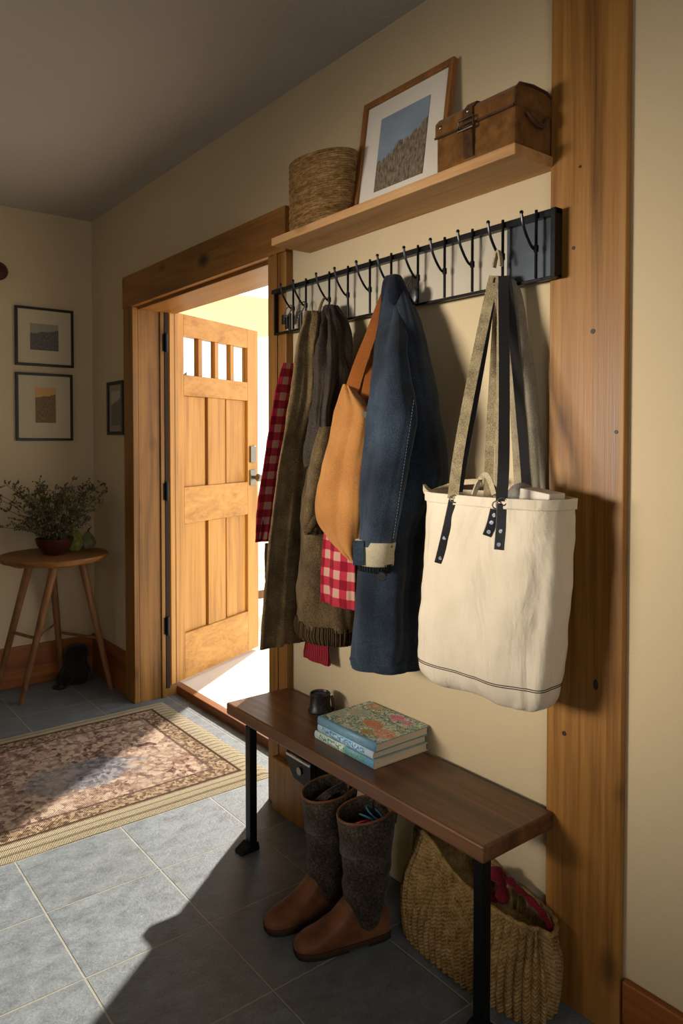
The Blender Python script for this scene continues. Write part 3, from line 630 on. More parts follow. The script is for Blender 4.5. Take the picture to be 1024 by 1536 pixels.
# brown tweed coat
t = gar('tweed_coat', 'long brown tweed coat with deep vertical folds, second from the doorway', 'coat', .9, 2.2)
b = B(); cloth(b, [(468, 456, 483, 1.475, .03), (480, 453, 487, 1.475, .04), (520, 446, 488, 1.475, .055), (600, 436, 490, 1.468, .07), (700, 421, 474, 1.46, .08), (800, 408, 463, 1.46, .085), (900, 400, 455, 1.455, .085), (966, 395, 452, 1.455, .085)], 70, 96, [(4, .016, .6, 1.2), (7, .011, 2.0, -1.0), (11, .004, .3, 2)], (.3, 1.2), .006, seed=5)
b.make('body', m['tweed'], t, ang=180)
b = B(); b.tube(arc([(1.475, HY[8]+.03, 1.795), (1.482, HY[8]+.016, 1.85), (1.49, HY[8]+.003, ZHK+.003), (1.482, HY[8]+.012, 1.85), (1.475, HY[8]+.02, 1.80)], 16), .004, 6).make('hanging_loop', m['tweed'], t)
# dark brown jacket with ribbed hem
t = gar('brown_jacket', 'dark brown jacket with creased waxed shoulder and ribbed hem, third garment', 'jacket', .95, 2.0)
b = B(); cloth(b, [(458, 484, 505, 1.475, .022), (470, 482, 512, 1.475, .035), (500, 480, 522, 1.47, .05), (560, 476, 523, 1.47, .05), (620, 471, 520, 1.468, .060), (680, 464, 520, 1.465, .064), (700, 466, 518, 1.465, .055)], 44, 96, [(5, .010, 0, 3), (9, .006, 1, -4), (3, .010, 2, 2)], (.5, 1.2), .016, seed=8)
b.make('yoke', m['quilt'], t, ang=180)
b = B(); cloth(b, [(676, 472, 516, 1.468, .045), (715, 456, 526, 1.468, .062), (800, 449, 528, 1.465, .068), (880, 444, 528, 1.463, .07), (938, 444, 527, 1.465, .068)], 44, 96, [(4, .014, 1.0, .8), (7, .007, 2.6, -1)], (.6, 1.0), .006, seed=9)
b.make('body', m['fleece'], t, ang=180)
b = B(); cloth(b, [(932, 443, 527, 1.463, .07), (946, 441, 528, 1.463, .073), (958, 445, 526, 1.463, .067)], 14, 160, [(40, .0035, 0, 0), (4, .006, 1, .3)], (1, 1), .002, seed=9)
b.make('hem_rib', m['ribbr'], t, ang=180)
b = B(); cloth(b, [(640, 478, 506, 1.405, .03), (700, 463, 498, 1.395, .036), (755, 455, 490, 1.39, .037), (785, 453, 486, 1.39, .035), (801, 459, 482, 1.39, .028)], 40, 56, [(3, .006, 0, 3), (6, .003, 1, 3)], (.6, 1.2), .006, seed=10)
b.make('sleeve', m['fleece'], t, ang=180)
b = B(); cloth(b, [(772, 455, 488, 1.39, .036), (783, 453, 487, 1.39, .037), (797, 456, 484, 1.39, .034)], 10, 48, [(3, .003, 0, 1)], (1, 1), .004, seed=10)
b.make('sleeve_cuff', m['fleece'], t, ang=180)
# plaid shirt tail and red knit scarf below
t = gar('plaid_scarf', 'red and white plaid cloth end showing below the tan canvas bag', 'scarf', 1.0, 1.85)
b = B(); cloth(b, [(640, 500, 520, 1.40, .010), (740, 492, 528, 1.385, .011), (820, 484, 531, 1.375, .013), (880, 481, 531, 1.375, .013), (908, 481, 531, 1.375, .012)], 30, 56, [(4, .004, 0, 1), (7, .002, 2, 2)], (.5, 1.3), .005, seed=14)
b.make('body', m['plaid'], t, ang=180)
t = gar('knit_scarf', 'red ribbed knit scarf end hanging lowest, below the brown jacket hem', 'scarf', .85, 2.05)
b = B(); cloth(b, [(880, 470, 486, 1.53, .012), (940, 461, 493, 1.53, .014), (975, 458, 495, 1.53, .014), (992, 458, 495, 1.53, .013)], 24, 48, [(5, .003, 0, 1)], (1, 1.4), .006, seed=15)
b.make('body', m['ribred'], t, ang=180)
# tan canvas bag
t = gar('canvas_bag', 'tan canvas slouch bag hanging between the brown jacket and the denim jacket', 'bag', 1.1, 1.85)
b = B(); cloth(b, [(576, 517, 523, 1.36, .008), (588, 512, 533, 1.36, .016), (606, 507, 548, 1.36, .026), (622, 503, 556, 1.36, .031), (660, 495, 554, 1.36, .036), (700, 485, 549, 1.36, .040), (750, 476, 546, 1.36, .042), (785, 477, 545, 1.36, .040), (815, 495, 543, 1.36, .034), (838, 520, 542, 1.36, .022), (846, 530, 541, 1.36, .010)], 60, 96, [(2, .007, 1.1, 1.5), (5, .006, .4, 2.5), (8, .003, 0, 3)], (.7, 1.1), .005, seed=20)
b.make('body', m['canvas'], t, ang=180)
def P3(u, v, X): return onX(u, v, X)
b = B(); b.strap(arc([P3(577, 440, 1.475), P3(568, 466, 1.45), P3(555, 505, 1.41), P3(539, 548, 1.375), P3(526, 590, 1.365)], 20), Vector((.77, -.64, 0)), [.022+.020*i/19 for i in range(20)], .004)
b.make('strap', m['canvasd'], t, ang=60)
b = B(); b.strap(arc([P3(581, 436, 1.478), P3(576, 470, 1.46), P3(565, 520, 1.43), P3(554, 570, 1.40), P3(546, 612, 1.385)], 20), Vector((.77, -.64, 0)), [.020+.016*i/19 for i in range(20)], .004)
b.make('strap', m['canvasd'], t, ang=60)
p = P3(549, 622, 1.325); B().tube([p, p + Vector((-.012, -.009, 0))], .009, 14).make('eyelet', m['brass'], t)
# denim jacket
t = gar('denim_jacket', 'blue denim jacket with a turned-back pale cuff, hanging left of the cream tote', 'jacket', .85, 1.6)
b = B(); cloth(b, [(425, 577, 602, 1.475, .022), (450, 571, 616, 1.47, .035), (500, 562, 632, 1.455, .055), (560, 553, 646, 1.447, .072), (620, 547, 658, 1.445, .085), (690, 542, 670, 1.445, .09), (725, 541, 668, 1.445, .09), (755, 539, 650, 1.445, .09), (800, 537, 637, 1.445, .09), (880, 532, 630, 1.445, .09), (950, 528, 629, 1.445, .09), (985, 527, 626, 1.445, .09)], 80, 110, [(3, .010, 2.0, 1.0), (5, .010, .2, 1.2), (8, .004, 1, -1)], (.3, 1.0), .005, seed=30)
b.make('body', m['denim'], t, ang=180)
b = B(); cloth(b, [(981, 527, 626, 1.445, .0915), (990, 527, 626, 1.445, .0925), (997, 527, 626, 1.445, .0895)], 6, 110, [(3, .010, 2.0+1.0, 0), (5, .010, .2+1.2, 0)], (1.0, 1.0), .003, seed=30)
b.make('hem', m['denim'], t, ang=180)
b = B(); cloth(b, [(414, 578, 600, 1.477, .020), (424, 574, 606, 1.474, .030), (445, 572, 613, 1.468, .037), (462, 574, 612, 1.464, .034)], 24, 72, [(3, .004, .5, 1), (5, .003, 2, 2)], (.6, 1.1), .004, seed=31)
b.make('collar', m['denimd'], t, ang=180)
srows = [(462, 582, 600, 1.45, .012), (500, 572, 610, 1.41, .030), (545, 562, 612, 1.375, .038), (600, 553, 622, 1.355, .045), (640, 548, 624, 1.345, .046), (700, 543, 614, 1.335, .046), (760, 540, 602, 1.33, .043), (818, 538, 590, 1.33, .038)]
b = B(); cloth(b, srows, 64, 72, [(3, .007, 0, 2.4), (5, .005, 2, 3), (9, .002, 0, 5)], (.5, .7), .005, seed=32)
slv = b.make('sleeve', m['denim'], t, ang=180)
b = B(); cloth(b, [(811, 533, 594, 1.33, .047), (828, 533, 592, 1.33, .048), (846, 533, 590, 1.33, .047)], 10, 64, [(3, .002, 0, 1)], (1, 1), .0015, seed=33)
b.make('cuff', m['cuff'], t, ang=180)
b = B(); cloth(b, [(843, 536, 588, 1.33, .038), (856, 537, 586, 1.33, .037)], 6, 144, [(36, .002, 0, 0)], (1, 1), .001, seed=34)
b.make('cuff_rib', m['ribbk'], t, ang=180)
b = B(); b.strap([P3(537.5, 811, 1.272), P3(537.5, 848, 1.270)], (.6, -.8, 0), .030, .004).make('cuff_tab', m['denim'], t)
p = P3(573, 864, 1.31)
b = B().tube([p + Vector((.008, .006, 0)), p, p + Vector((-.006, -.005, 0))], [.013, .014, .011], 18); b.make('button', m['blackm'], t)
B().tube(arc([(1.477, HY[5]-.006, 1.862), (1.484, HY[5]-.003, ZHK+.002), (1.488, HY[5]+.003, ZHK+.004), (1.482, HY[5]+.008, 1.862)], 14), .003, 6).make('hanging_loop', m['denimd'], t)
m['thread'] = plain('pale_thread', hx('6d7484'), .9)
b = B()
for i in range(46):
    q = i/45; v = 600+q*205; uu = 623.0 + (592.5-623.0)*q - 2.5
    A = P3(uu, v, 1.318-.006*q); D = P3(uu-.4, v+2.6, 1.318-.006*q); b.tube([A, D], .0007, 4)
b.make('stitching', m['thread'], slv)
# ------------------------------------------------------------------ cream tote
def tote_mat():
    n = N('cream_canvas', .9, 0, .15); n.p.inputs['Sheen Weight'].default_value = .1
    f = n.noise(n.obj, 500, 2, .7); g = n.noise(n.obj, 7, 4)
    n.col(n.ramp(n.math('ADD', n.math('MULTIPLY', f, .4), n.math('MULTIPLY', g, .6)), [(.3, hx('c4b7a0')), (.7, hx('d8ccb8'))]))
    w = n.noise(n.map(n.obj, (9, 9, 3.2), rot=(.5, .2, 0)), 1, 4, .5, .8)
    n.bump(n.math('ADD', n.math('MULTIPLY', w, 1.6), n.math('MULTIPLY', f, .06)), .55, .03); return n.m
m['tote'] = tote_mat(); m['lining'] = fabric('pale_lining', hx('b6a88e'), hx('cfc2a8'), 400, .95)
t = gar('cream_tote_bag', 'large cream canvas tote bag with black leather tabs hanging from long straps', 'bag', .78, 1.2)
XB, BB = 1.42, .098
tf = [(2, .008, .9, .9), (4, .012, 2.2, 1.6), (6, .010, .4, 2.2), (9, .004, 0, 3)]
trows = [(742, 642, 861, XB, BB-.01), (765, 641, 860, XB, BB-.008), (800, 638, 859, XB, BB-.002), (860, 633, 857, XB, BB+.004), (920, 629, 852, XB, BB+.008), (970, 626, 846, XB, BB+.008), (1003, 626, 841, XB, BB+.004), (1024, 634, 834, XB, BB-.008), (1036, 652, 820, XB, BB-.03), (1041, 690, 795, XB, BB-.06)]
b = B(); TR = cloth(b, trows, 90, 150, tf, (.15, 1.0), .006, .72, caps=(False, True), seed=40)
b.make('body', m['tote'], t, ang=180)
b = B(); inn = [[Vector((XB + (p.x-XB)*.94, (p.y), p.z - .004*0)) for p in TR[0]]]
cen = sum(TR[0], Vector())/len(TR[0])
b.grid([TR[0], [cen + (p-cen)*.965 for p in TR[0]], [cen + (p-cen)*.95 - Vector((0, 0, .10)) for p in TR[0]]], True, (False, True)).make('lining', m['lining'], t, ang=60)
b = B()
up = [[p + (p-cen).normalized()*.0035*Vector((1, 1, 0)).length*.7 for p in TR[k]] for k in range(0, 8)]
b.grid(up, True).make('rim_band', m['tote'], t, ang=180, solid=.003)
# double stitch line round the lower part
m['dthread'] = plain('dark_thread', hx('3d3428'), .9)
for k in (58, 59):
    rr = [p + Vector((p.x-XB, p.y-cen.y, 0)).normalized()*.0008 for p in TR[k]]
    B().tube(rr + [rr[0]], .0011, 5, False).make('stitch_line', m['dthread'], t)
def front(u, v, lift=.003):
    """point on the tote's front surface seen at u, v"""
    from mathutils.geometry import intersect_line_line
    best = None
    for r in TR:
        for p in r:
            if p.x < XB:
                q = proj(p); d = (q[0]-u)**2 + (q[1]-v)**2
                if best is None or d < best[0]: best = (d, p)
    p = best[1]; return onX(u, v, p.x) + Vector((-.6, -.8, 0))*lift
m['web'] = fabric('khaki_webbing', hx('6f6146'), hx('b3a482'), 420, .9, 30, .6); m['webl'] = fabric('pale_webbing', hx('9c8d70'), hx('c8bb9c'), 420, .9, 30, .6)
m['strapk'] = plain('black_strap', (.010, .009, .009), .55, 0, .3)
def strap(pts, mm, w, name='strap', wd=Vector((.62, -.78, 0)), th=.004, par=None):
    return B().strap(arc([onX(u, v, X) for u, v, X in pts], 22), wd, w, th).make(name, m[mm], par or t, ang=60)
fa = front(679, 752, .006); fb = front(752, 758, .006)
strap([(741, 414, 1.485), (735, 440, 1.472), (718, 520, 1.425), (700, 610, 1.37), (686, 690, 1.33), (679, 748, fa.x-.002)], 'web', .026)
strap([(744, 417, 1.487), (740, 440, 1.478), (728, 520, 1.44), (712, 610, 1.39), (699, 680, 1.355), (690, 738, fa.x+.014)], 'strapk', .012)
strap([(751, 414, 1.486), (748, 440, 1.482), (743, 520, 1.477), (738, 610, 1.474), (734, 680, 1.472), (732, 752, 1.47)], 'web', .024)
strap([(755, 414, 1.485), (755, 450, 1.475), (756, 540, 1.43), (756, 630, 1.38), (755, 700, 1.34), (752, 752, fb.x-.002)], 'strapk', .026)
strap([(752, 418, 1.488), (750, 450, 1.48), (749, 540, 1.446), (748, 630, 1.396), (746, 700, 1.357), (744, 744, fb.x+.012)], 'webl', .015)
strap([(760, 418, 1.490), (764, 450, 1.488), (773, 540, 1.48), (781, 630, 1.476), (787, 700, 1.474), (790, 760, 1.472)], 'strapk', .022)
strap([(757, 416, 1.494), (760, 450, 1.492), (766, 540, 1.486), (771, 630, 1.482), (775, 700, 1.48), (777, 752, 1.478)], 'webl', .018)
B().strap(arc([(1.487, HY[1]-.012, 1.842), (1.489, HY[1]-.004, ZHK+.004), (1.489, HY[1]+.004, ZHK+.004), (1.487, HY[1]+.012, 1.842)], 12), (1, 0, 0), .012, .005).make('strap_loop', m['web'], t, ang=60)
def tab(pts, w, name='leather_tab', riv=()):
    P = [front(u, v, .0045 + .003*(i > 0)) for i, (u, v) in enumerate(pts)]
    o = B().strap(arc([tuple(p) for p in P], 14), Vector((.62, -.78, 0)), w, .0045).make(name, m['blackm'], t, bevel=.001, ang=60)
    for u, v in riv:
        p = front(u, v, .010); B().tube([p + Vector((.003, .004, 0)), p - Vector((.001, .0015, 0))], .0048, 12).make('rivet', m['steel'], o)
    return o
tab([(679, 750), (670, 790), (663, 820), (657, 844)], .022, riv=((665, 806), (659, 836)))
tab([(752, 755), (750, 785), (747, 824)], .023, riv=((749, 796), (746, 816)))
tab([(741, 764), (735, 786), (729, 803)], .021, 'luggage_tag', riv=((739, 772), (735, 783), (731, 797)))
for u, v in ((680, 748), (751, 752), (744, 757)):
    p = front(u, v, .011); B().tube([p + Vector((.62, -.78, 0))*.011*math.cos(a) + Vector((0, 0, .009*math.sin(a))) for a in [2*PI*k/16 for k in range(17)]], .0016, 6, False).make('d_ring', m['steel'], t)
# loops on the rim
b = B(); b.strap(arc([front(710, 742, .004), onX(718, 722, 1.335), onX(727, 712, 1.345), onX(735, 722, 1.345), onX(741, 742, 1.335)], 16), Vector((.4, -.3, .8)), .012, .004).make('rim_loop', m['webl'], t, ang=60)
b = B(); b.strap(arc([onX(648, 744, 1.38), onX(639, 738, 1.37), onX(636, 730, 1.38), onX(646, 738, 1.42), onX(662, 733, 1.45), onX(690, 724, 1.47), onX(722, 722, 1.48)], 24), Vector((0, 0, 1)), .014, .005).make('rim_loop', m['webl'], t, ang=60)
# things inside the tote
m['paper'] = plain('pale_paper', hx('cfc8ba'), .8, 0, .2, .04)
p = onX(806, 742, 1.43); tt = thing('folded_papers', 'folded pale papers poking out of the tote at its right side', 'papers', p - Vector((0, 0, .06)))
B().box((-.03, -.055, -.06), (.03, .03, .012), Matrix.Translation(p) @ Matrix.Rotation(.12, 4, 'X')).make('sheet', m['paper'], tt, smooth=False, bevel=.003)
p2 = onX(782, 738, 1.44); m['greyc'] = fabric('grey_cloth', hx('6b6660'), hx('8c8780'), 400, .95)
tt = thing('grey_cloth', 'rolled grey cloth inside the tote behind its black strap', 'cloth', p2 - Vector((0, 0, .05)))
b = B(); b.ball(p2 - Vector((0, 0, .015)), .036, (1, 1, 1.05), 24, 16)
for v in b.bm.verts: v.co += Vector((1, 1, 1))*.006*noise.noise(v.co*22)
b.make('body', m['greyc'], tt, ang=180)
# grey scarf hung behind the tote straps
m['greys'] = fabric('grey_scarf', hx('6d6656'), hx('958d7a'), 400, .95, 9, .3)
t2 = gar('grey_scarf', 'narrow grey-beige scarf hanging against the wall behind the tote straps', 'scarf', 1.25, 1.2)
b = B(); cloth(b, [(418, 758, 770, 1.52, .010), (440, 762, 782, 1.525, .013), (520, 770, 795, 1.53, .015), (620, 778, 808, 1.532, .016), (720, 786, 817, 1.535, .016), (775, 789, 819, 1.535, .015)], 40, 48, [(4, .003, 0, 1), (3, .003, 1, 1)], (.5, 1.2), .004, seed=50)
b.make('body', m['greys'], t2, ang=180)
# ------------------------------------------------------------------ bench
ZB = .469
t = thing('bench', 'dark walnut plank bench on black iron legs against the cream wall', 'bench', (1.42, 1.71, 0))
B().box((1.285, 1.118, .427), (1.547, 2.31, ZB)).make('seat', m['bench'], t, smooth=False, bevel=.006)
for x, y in ((1.30, 2.165), (1.318, 1.150)):
    lg = B().box((x-.014, y-.016, .012), (x+.014, y+.016, .4268)).make('leg', m['black'], t, smooth=False, bevel=.003)
    b = B().poly([Vector((x+.02, y-.026, .001)), Vector((x-.055, y-.026, .001)), Vector((x-.05, y-.026, .010)), Vector((x-.016, y-.026, .03)), Vector((x+.016, y-.026, .03))], (0, .05, 0)); b.make('foot', m['black'], lg, smooth=False, bevel=.004)
for y in (1.165, 2.14):
    B().box((1.33, y-.014, .4), (1.547, y+.014, .4268)).make('bracket', m['black'], t, smooth=False, bevel=.002)
# small black cup
p = onZ(480, 1067, ZB); t = thing('black_cup', 'small black lidded pot at the left end of the bench', 'pot', (p.x, p.y, ZB))
B().lathe([(.001, .001), (.040, .001), (.042, .006), (.036, .016), (.034, .05), (.036, .062), (.033, .066), (.03, .06), (.028, .012), (.001, .010)], (p.x, p.y, ZB), 36).make('body', m['blackm'], t)
B().lathe([(.001, .056), (.029, .056), (.030, .059), (.02, .062), (.001, .063)], (p.x, p.y, ZB), 28).make('lid', m['black'], t)
B().strap(arc([(p.x+.02, p.y-.036, ZB+.06), (p.x+.018, p.y-.047, ZB+.045), (p.x+.018, p.y-.048, ZB+.02), (p.x+.02, p.y-.040, ZB+.008)], 10), (1, 0, 0), .012, .003).make('strap', m['blackm'], t)
# books
m['pages'] = N('book_pages', .9, 0, .1); _n = m['pages']; _z = _n.sep(_n.obj)[2]
_n.col(_n.mix(_n.math('ADD', _n.math('MULTIPLY', _n.math('SINE', _n.math('MULTIPLY', _z, 4200)), .25), .5), hx('bcab90'), hx('e0d3b8'))); m['pages'] = _n.m
def cover_art():
    n = N('floral_cover', .45, 0, .4); u, v = n.sep(n.uv)[:2]
    w = n.node('VectorMath', {0: n.uv, 1: n.node('TexNoise', {'Vector': n.uv, 'Scale': 7.0, 'Detail': 4}).outputs['Color']}, operation='ADD').outputs[0]
    g = n.noise(n.uv, 9, 6, .75); vc = n.sep(n.vor(n.map(w, (16, 16, 16)), 1.0, 'Color'))[0]
    c = n.ramp(n.math('ADD', n.math('MULTIPLY', g, .6), n.math('MULTIPLY', vc, .4)), [(.3, hx('34504a')), (.39, hx('5c8068')), (.48, hx('9aa985')), (.56, hx('b4cccc')), (.68, hx('e4dabb'))])
    def blob(cx, cy, r, colr, sx=1.0, col2=None):
        nonlocal c
        dx_ = n.math('MULTIPLY', n.math('SUBTRACT', u, cx), sx); dy_ = n.math('SUBTRACT', v, cy)
        d = n.math('SQRT', n.math('ADD', n.math('MULTIPLY', dx_, dx_), n.math('MULTIPLY', dy_, dy_)))
        d = n.math('ADD', d, n.math('MULTIPLY', n.math('SUBTRACT', n.noise(n.uv, 14, 3), .5), r*1.1))
        k = n.ramp(n.math('DIVIDE', d, r), [(.75, 1.0), (1.0, 0.0)])
        c = n.mix(k, c, n.mix(n.ramp(vc, [(.4, 0.0), (.6, 1.0)]), colr, col2 or tuple(x*.6 for x in colr)))
    # u runs along the book (0 = nearest the doorway), v from the spine to the wall
    blob(.22, .55, .16, hx('7fa9b0'), 1, hx('c4b183')); blob(.18, .9, .13, hx('c9a983')); blob(.05, .3, .14, hx('c4ad8e'), 1, hx('86aeb4'))
    blob(.62, .85, .12, hx('c4587a'), 1, hx('d68aa0')); blob(.80, .82, .08, hx('cf8f96')); blob(.58, .42, .12, hx('d08860'), .7, hx('c2704c')); blob(.86, .30, .15, hx('c8685a'), .8, hx('d9b08a')); blob(.70, .16, .10, hx('b8a060'))
    c = n.mix(n.ramp(n.math('ADD', u, n.math('MULTIPLY', n.noise(n.uv, 12, 4), .25)), [(1.02, 0.0), (1.08, 1.0)]), c, hx('a9c4c9'))
    c = n.mix(n.ramp(v, [(.03, 1.0), (.045, 0.0)]), c, hx('5a8fae')); n.col(c); return n.m
def spine_mat(name, base_, lo, mark, split, right):
    n = N(name, .45, 0, .4); u, v = n.sep(n.uv)[:2]
    let = n.noise(n.map(n.uv, (34, 5, 1)), 1, 2, .5); band = n.ramp(n.math('ABSOLUTE', n.math('SUBTRACT', v, .52)), [(.20, 1.0), (.26, 0.0)])
    k = n.math('MULTIPLY', n.ramp(let, [(.5, 0.0), (.53, 1.0)]), band)
    c = n.mix(n.ramp(n.noise(n.uv, 6, 3), [(.4, 0.0), (.6, 1.0)]), base_, lo)
    c = n.mix(n.ramp(u, [(split, 0.0), (split+.04, 1.0)]), c, right)
    gate = n.ramp(u, [(.06, 0.0), (.08, 1.0), (.86, 1.0), (.88, 0.0)]); n.col(n.mix(n.math('MULTIPLY', k, gate), c, mark)); return n.m
m['cover'] = cover_art()
sp = [spine_mat('spine_white_green', hx('d5dcd8'), hx('b9d0d6'), hx('5f8f4e'), .5, hx('6499b4')), spine_mat('spine_pale_blue', hx('c2d6e2'), hx('8fbcd6'), hx('3f7fb0'), .8, hx('b4c6d0')), spine_mat('spine_blue', hx('6c92a8'), hx('62879e'), hx('7096aa'), .95, hx('5f86a0'))]
m['bback'] = plain('blue_book_board', hx('7c99a6'), .5); m['bback2'] = plain('cream_book_board', hx('c9bfa8'), .5)
bl = ['lowest book of the stack on the bench, white and blue spine with green marks', 'middle book of the stack on the bench, pale blue spine', 'top book of the stack on the bench, floral painted cover']
dims = [(1.345, 1.56, 1.575, 1.858, .024, 0), (1.350, 1.56, 1.580, 1.850, .022, -.012), (1.348, 1.562, 1.574, 1.845, .026, .018)]
z = ZB+.0005
for k, (x0, x1, y0, y1, h, rot) in enumerate(dims):
    cc = Vector(((x0+x1)/2, (y0+y1)/2, z)); M = Matrix.Translation(cc) @ Matrix.Rotation(rot, 4, 'Z') @ Matrix.Translation(-cc)
    t = thing('book', bl[k], 'book', cc, 'books stacked on the bench')
    ct_ = .0028
    cb = B().box((x0+.004, y0, z), (x1, y1, z+ct_), M).box((x0+.004, y0, z+h-ct_), (x1, y1, z+h), M).make('cover', m['bback'] if k else m['bback2'], t, smooth=False, bevel=.001)
    B().box((x0+.006, y0+.004, z+ct_), (x1-.005, y1-.004, z+h-ct_), M).make('pages', m['pages'], t, smooth=False)
    b = B(); rings = []
    for i in range(2):
        y = (y1, y0)[i]; rings.append([M @ Vector((x0+.006 - .006*math.sin(a), y, z+h/2 - h/2*math.cos(a))) for a in [PI*j/10 for j in range(11)]])
    b.grid(rings, False, uvs=lambda i, j: (i, j/10)); b.make('spine', sp[k], t, ang=180, solid=.001)
    if k == 2:
        q = [M @ Vector(p) for p in ((x0+.004, y1, z+h+.0004), (x0+.004, y0, z+h+.0004), (x1, y0, z+h+.0004), (x1, y1, z+h+.0004))]
        b = B(); b.grid([[q[0], q[1]], [q[3], q[2]]], False, uvs=lambda i, j: (j, i)); b.make('front_cover', m['cover'], t, smooth=False, solid=.0006)
    z += h + .0003
# ------------------------------------------------------------------ boots
m['felt'] = fabric('grey_brown_felt', hx('1d1813'), hx('5c5042'), 160, .98, 14, .7, hx('383027'), 120)
m['bleather'] = fabric('brown_boot_leather', hx('5a3620'), hx('7a4d30'), 16, .42, 7, .2); m['sole'] = plain('boot_sole', hx('3a2415'), .7, 0, .3, .2); m['solek'] = plain('black_heel', (.012, .01, .009), .7)
def boot(toe, heel, top_z, label):
    toe, heel = Vector(toe), Vector(heel); d = (toe-heel).normalized(); L = (toe-heel).length; s = Vector((-d.y, d.x, 0))
    t = thing('boot', label, 'boot', heel.lerp(toe, .4), 'pair of felt boots under the bench')
    def pt(f, w, z): return heel + d*f + s*w + Vector((0, 0, z))
    # outline of the foot: distance from heel, half width, top height
    prof = [(.0, .020, .06), (.006, .030, .085), (.03, .037, .125), (.07, .041, .150), (.11, .043, .146), (.145, .044, .110), (.18, .046, .082), (.21, .047, .066), (.24, .044, .057), (.262, .036, .048), (.276, .024, .039), (.281, .010, .032)]
    prof = cat_rom([(f*L/.281, w, h) for f, w, h in prof], 40)
    b = B(); rings = []
    for f, w, h in prof:
        r = []
        for k in range(40):
            a = 2*PI*k/40; c, si = math.cos(a), math.sin(a)
            zz = .018 + (h-.018)*max(0, si)**.8 if si > 0 else .018 - .002*abs(si)
            ww = w*math.copysign(abs(c)**.62, c)*(1 - .25*max(0, si)**2)
            crease = .0025*math.sin(f*150 + c*2)*max(0, si)*math.exp(-((f-.15)/.03)**2)
            r.append(pt(f, ww, zz + crease))
        rings.append(r)
    b.grid(rings, True, (True, True)).make('foot', m['bleather'], t, ang=180)
    b = B(); o = [pt(f, w+.005, 0) for f, w, h in prof] + [pt(f, -w-.005, 0) for f, w, h in prof[::-1]]
    so = b.poly([p + Vector((0, 0, .008)) for p in o], (0, 0, .012)).make('sole', m['sole'], t, smooth=False, bevel=.003)
    hs = [p for p in prof if p[0] < .075]
    B().poly([pt(f, w+.003, .0005) for f, w, h in hs] + [pt(f, -w-.003, .0005) for f, w, h in hs[::-1]], (0, 0, .009)).make('heel_block', m['solek'], so, smooth=False)
    fs = [p for p in prof if p[0] > .13]
    B().poly([pt(f, w+.002, .0005) for f, w, h in fs] + [pt(f, -w-.002, .0005) for f, w, h in fs[::-1]], (0, 0, .009)).make('tread', m['solek'], so, smooth=False)
    # felt shaft
    rows = [(.085, .075, .055, .046), (.11, .072, .061, .050), (.14, .069, .066, .054), (.17, .066, .068, .057), (.21, .064, .070, .060), (.26, .064, .075, .065), (.31, .065, .081, .070), (top_z, .067, .085, .073)]
    R = cat_rom(rows, 40); b = B(); rings = []
    for i, (zz, f, rf, rs) in enumerate(R):
        q = i/39; r = []
        for k in range(56):
            a = 2*PI*k/56
            wr = .003*math.sin(zz*110 + 3*math.cos(a))*math.exp(-((zz-.17)/.04)**2) + .002*noise.noise(Vector((math.cos(a)*2, math.sin(a)*2, zz*14)))
            dip = -.012*math.cos(a)*q**4                # collar lower at the front
            front = -.03*max(0, math.cos(a)) if i == 0 else 0
            r.append(pt(f + (rf+wr)*math.cos(a), (rs+wr)*math.sin(a), zz + dip + ((.018*max(0, math.cos(a)) - .040*math.sin(a)**2)*(1-i/9) if i < 9 else 0)))
        rings.append(r)
    top = rings[-1]; c = sum(top, Vector())/len(top)
    inner = [[c + (p-c)*.93 + Vector((0, 0, -.0)) for p in top]] + [[c + (p-c)*.9 - Vector((0, 0, dz)) for p in top] for dz in (.04, .10)]
    sh = b.grid(rings + inner, True, (False, True)).make('shaft', m['felt'], t, ang=180)
    rim = [c + (p-c)*.967 + Vector((0, 0, .001)) for p in top]; B().tube(rim + [rim[0]], .0036, 8, False).make('collar_binding', m['bleather'], sh)
    B().strap(arc([pt(.067-.087, 0, top_z-.05), pt(.067-.092, 0, top_z-.01), pt(.067-.088, 0, top_z+.022), pt(.067-.078, 0, top_z+.022), pt(.067-.074, 0, top_z-.02)], 14), s, .026, .003).make('pull_tab', m['bleather'], t)
    return t, c, d, s
tl, cl, dl, sl = boot((1.108, 1.768, 0), (1.378, 1.732, 0), .365, 'left of the two tall felt and leather boots, nearer the doorway')
tr, cr, dr, sr = boot((1.120, 1.640, 0), (1.385, 1.560, 0), .362, 'right of the two tall felt and leather boots, with cables inside its top')
B().strap(arc([cl + dl*.05 + Vector((0, 0, -.04)), cl + dl*.02 + sl*.03 + Vector((0, 0, .0)), cl - dl*.03 + sl*.03 + Vector((0, 0, .012)), cl - dl*.06 + Vector((0, 0, -.02))], 14), Vector((0, 0, 1)), .022, .004).make('inner_strap', m['felt'], tl)
m['redc'] = plain('red_cable', hx('a01828'), .4); m['bluec'] = plain('blue_cable', hx('3f7488'), .4)
t = thing('cable_bundle', 'red and blue cables coiled inside the top of the right boot', 'cables', cr - Vector((0, 0, .06)))
for j, mm in enumerate(('redc', 'bluec', 'bluec', 'black')):
    ce = cr + dr*(.02-.025*j) + sr*(.015-.02*j*.5) + Vector((0, 0, -.022+.004*j))
    B().tube([ce + dr*(.024*math.cos(a)) + sr*(.026*math.sin(a)) + Vector((0, 0, .018*math.sin(a*1.0+j) - .004)) for a in [2*PI*k/24*1.05 for k in range(25)]], .0022, 6).make('cable', m[mm], t)
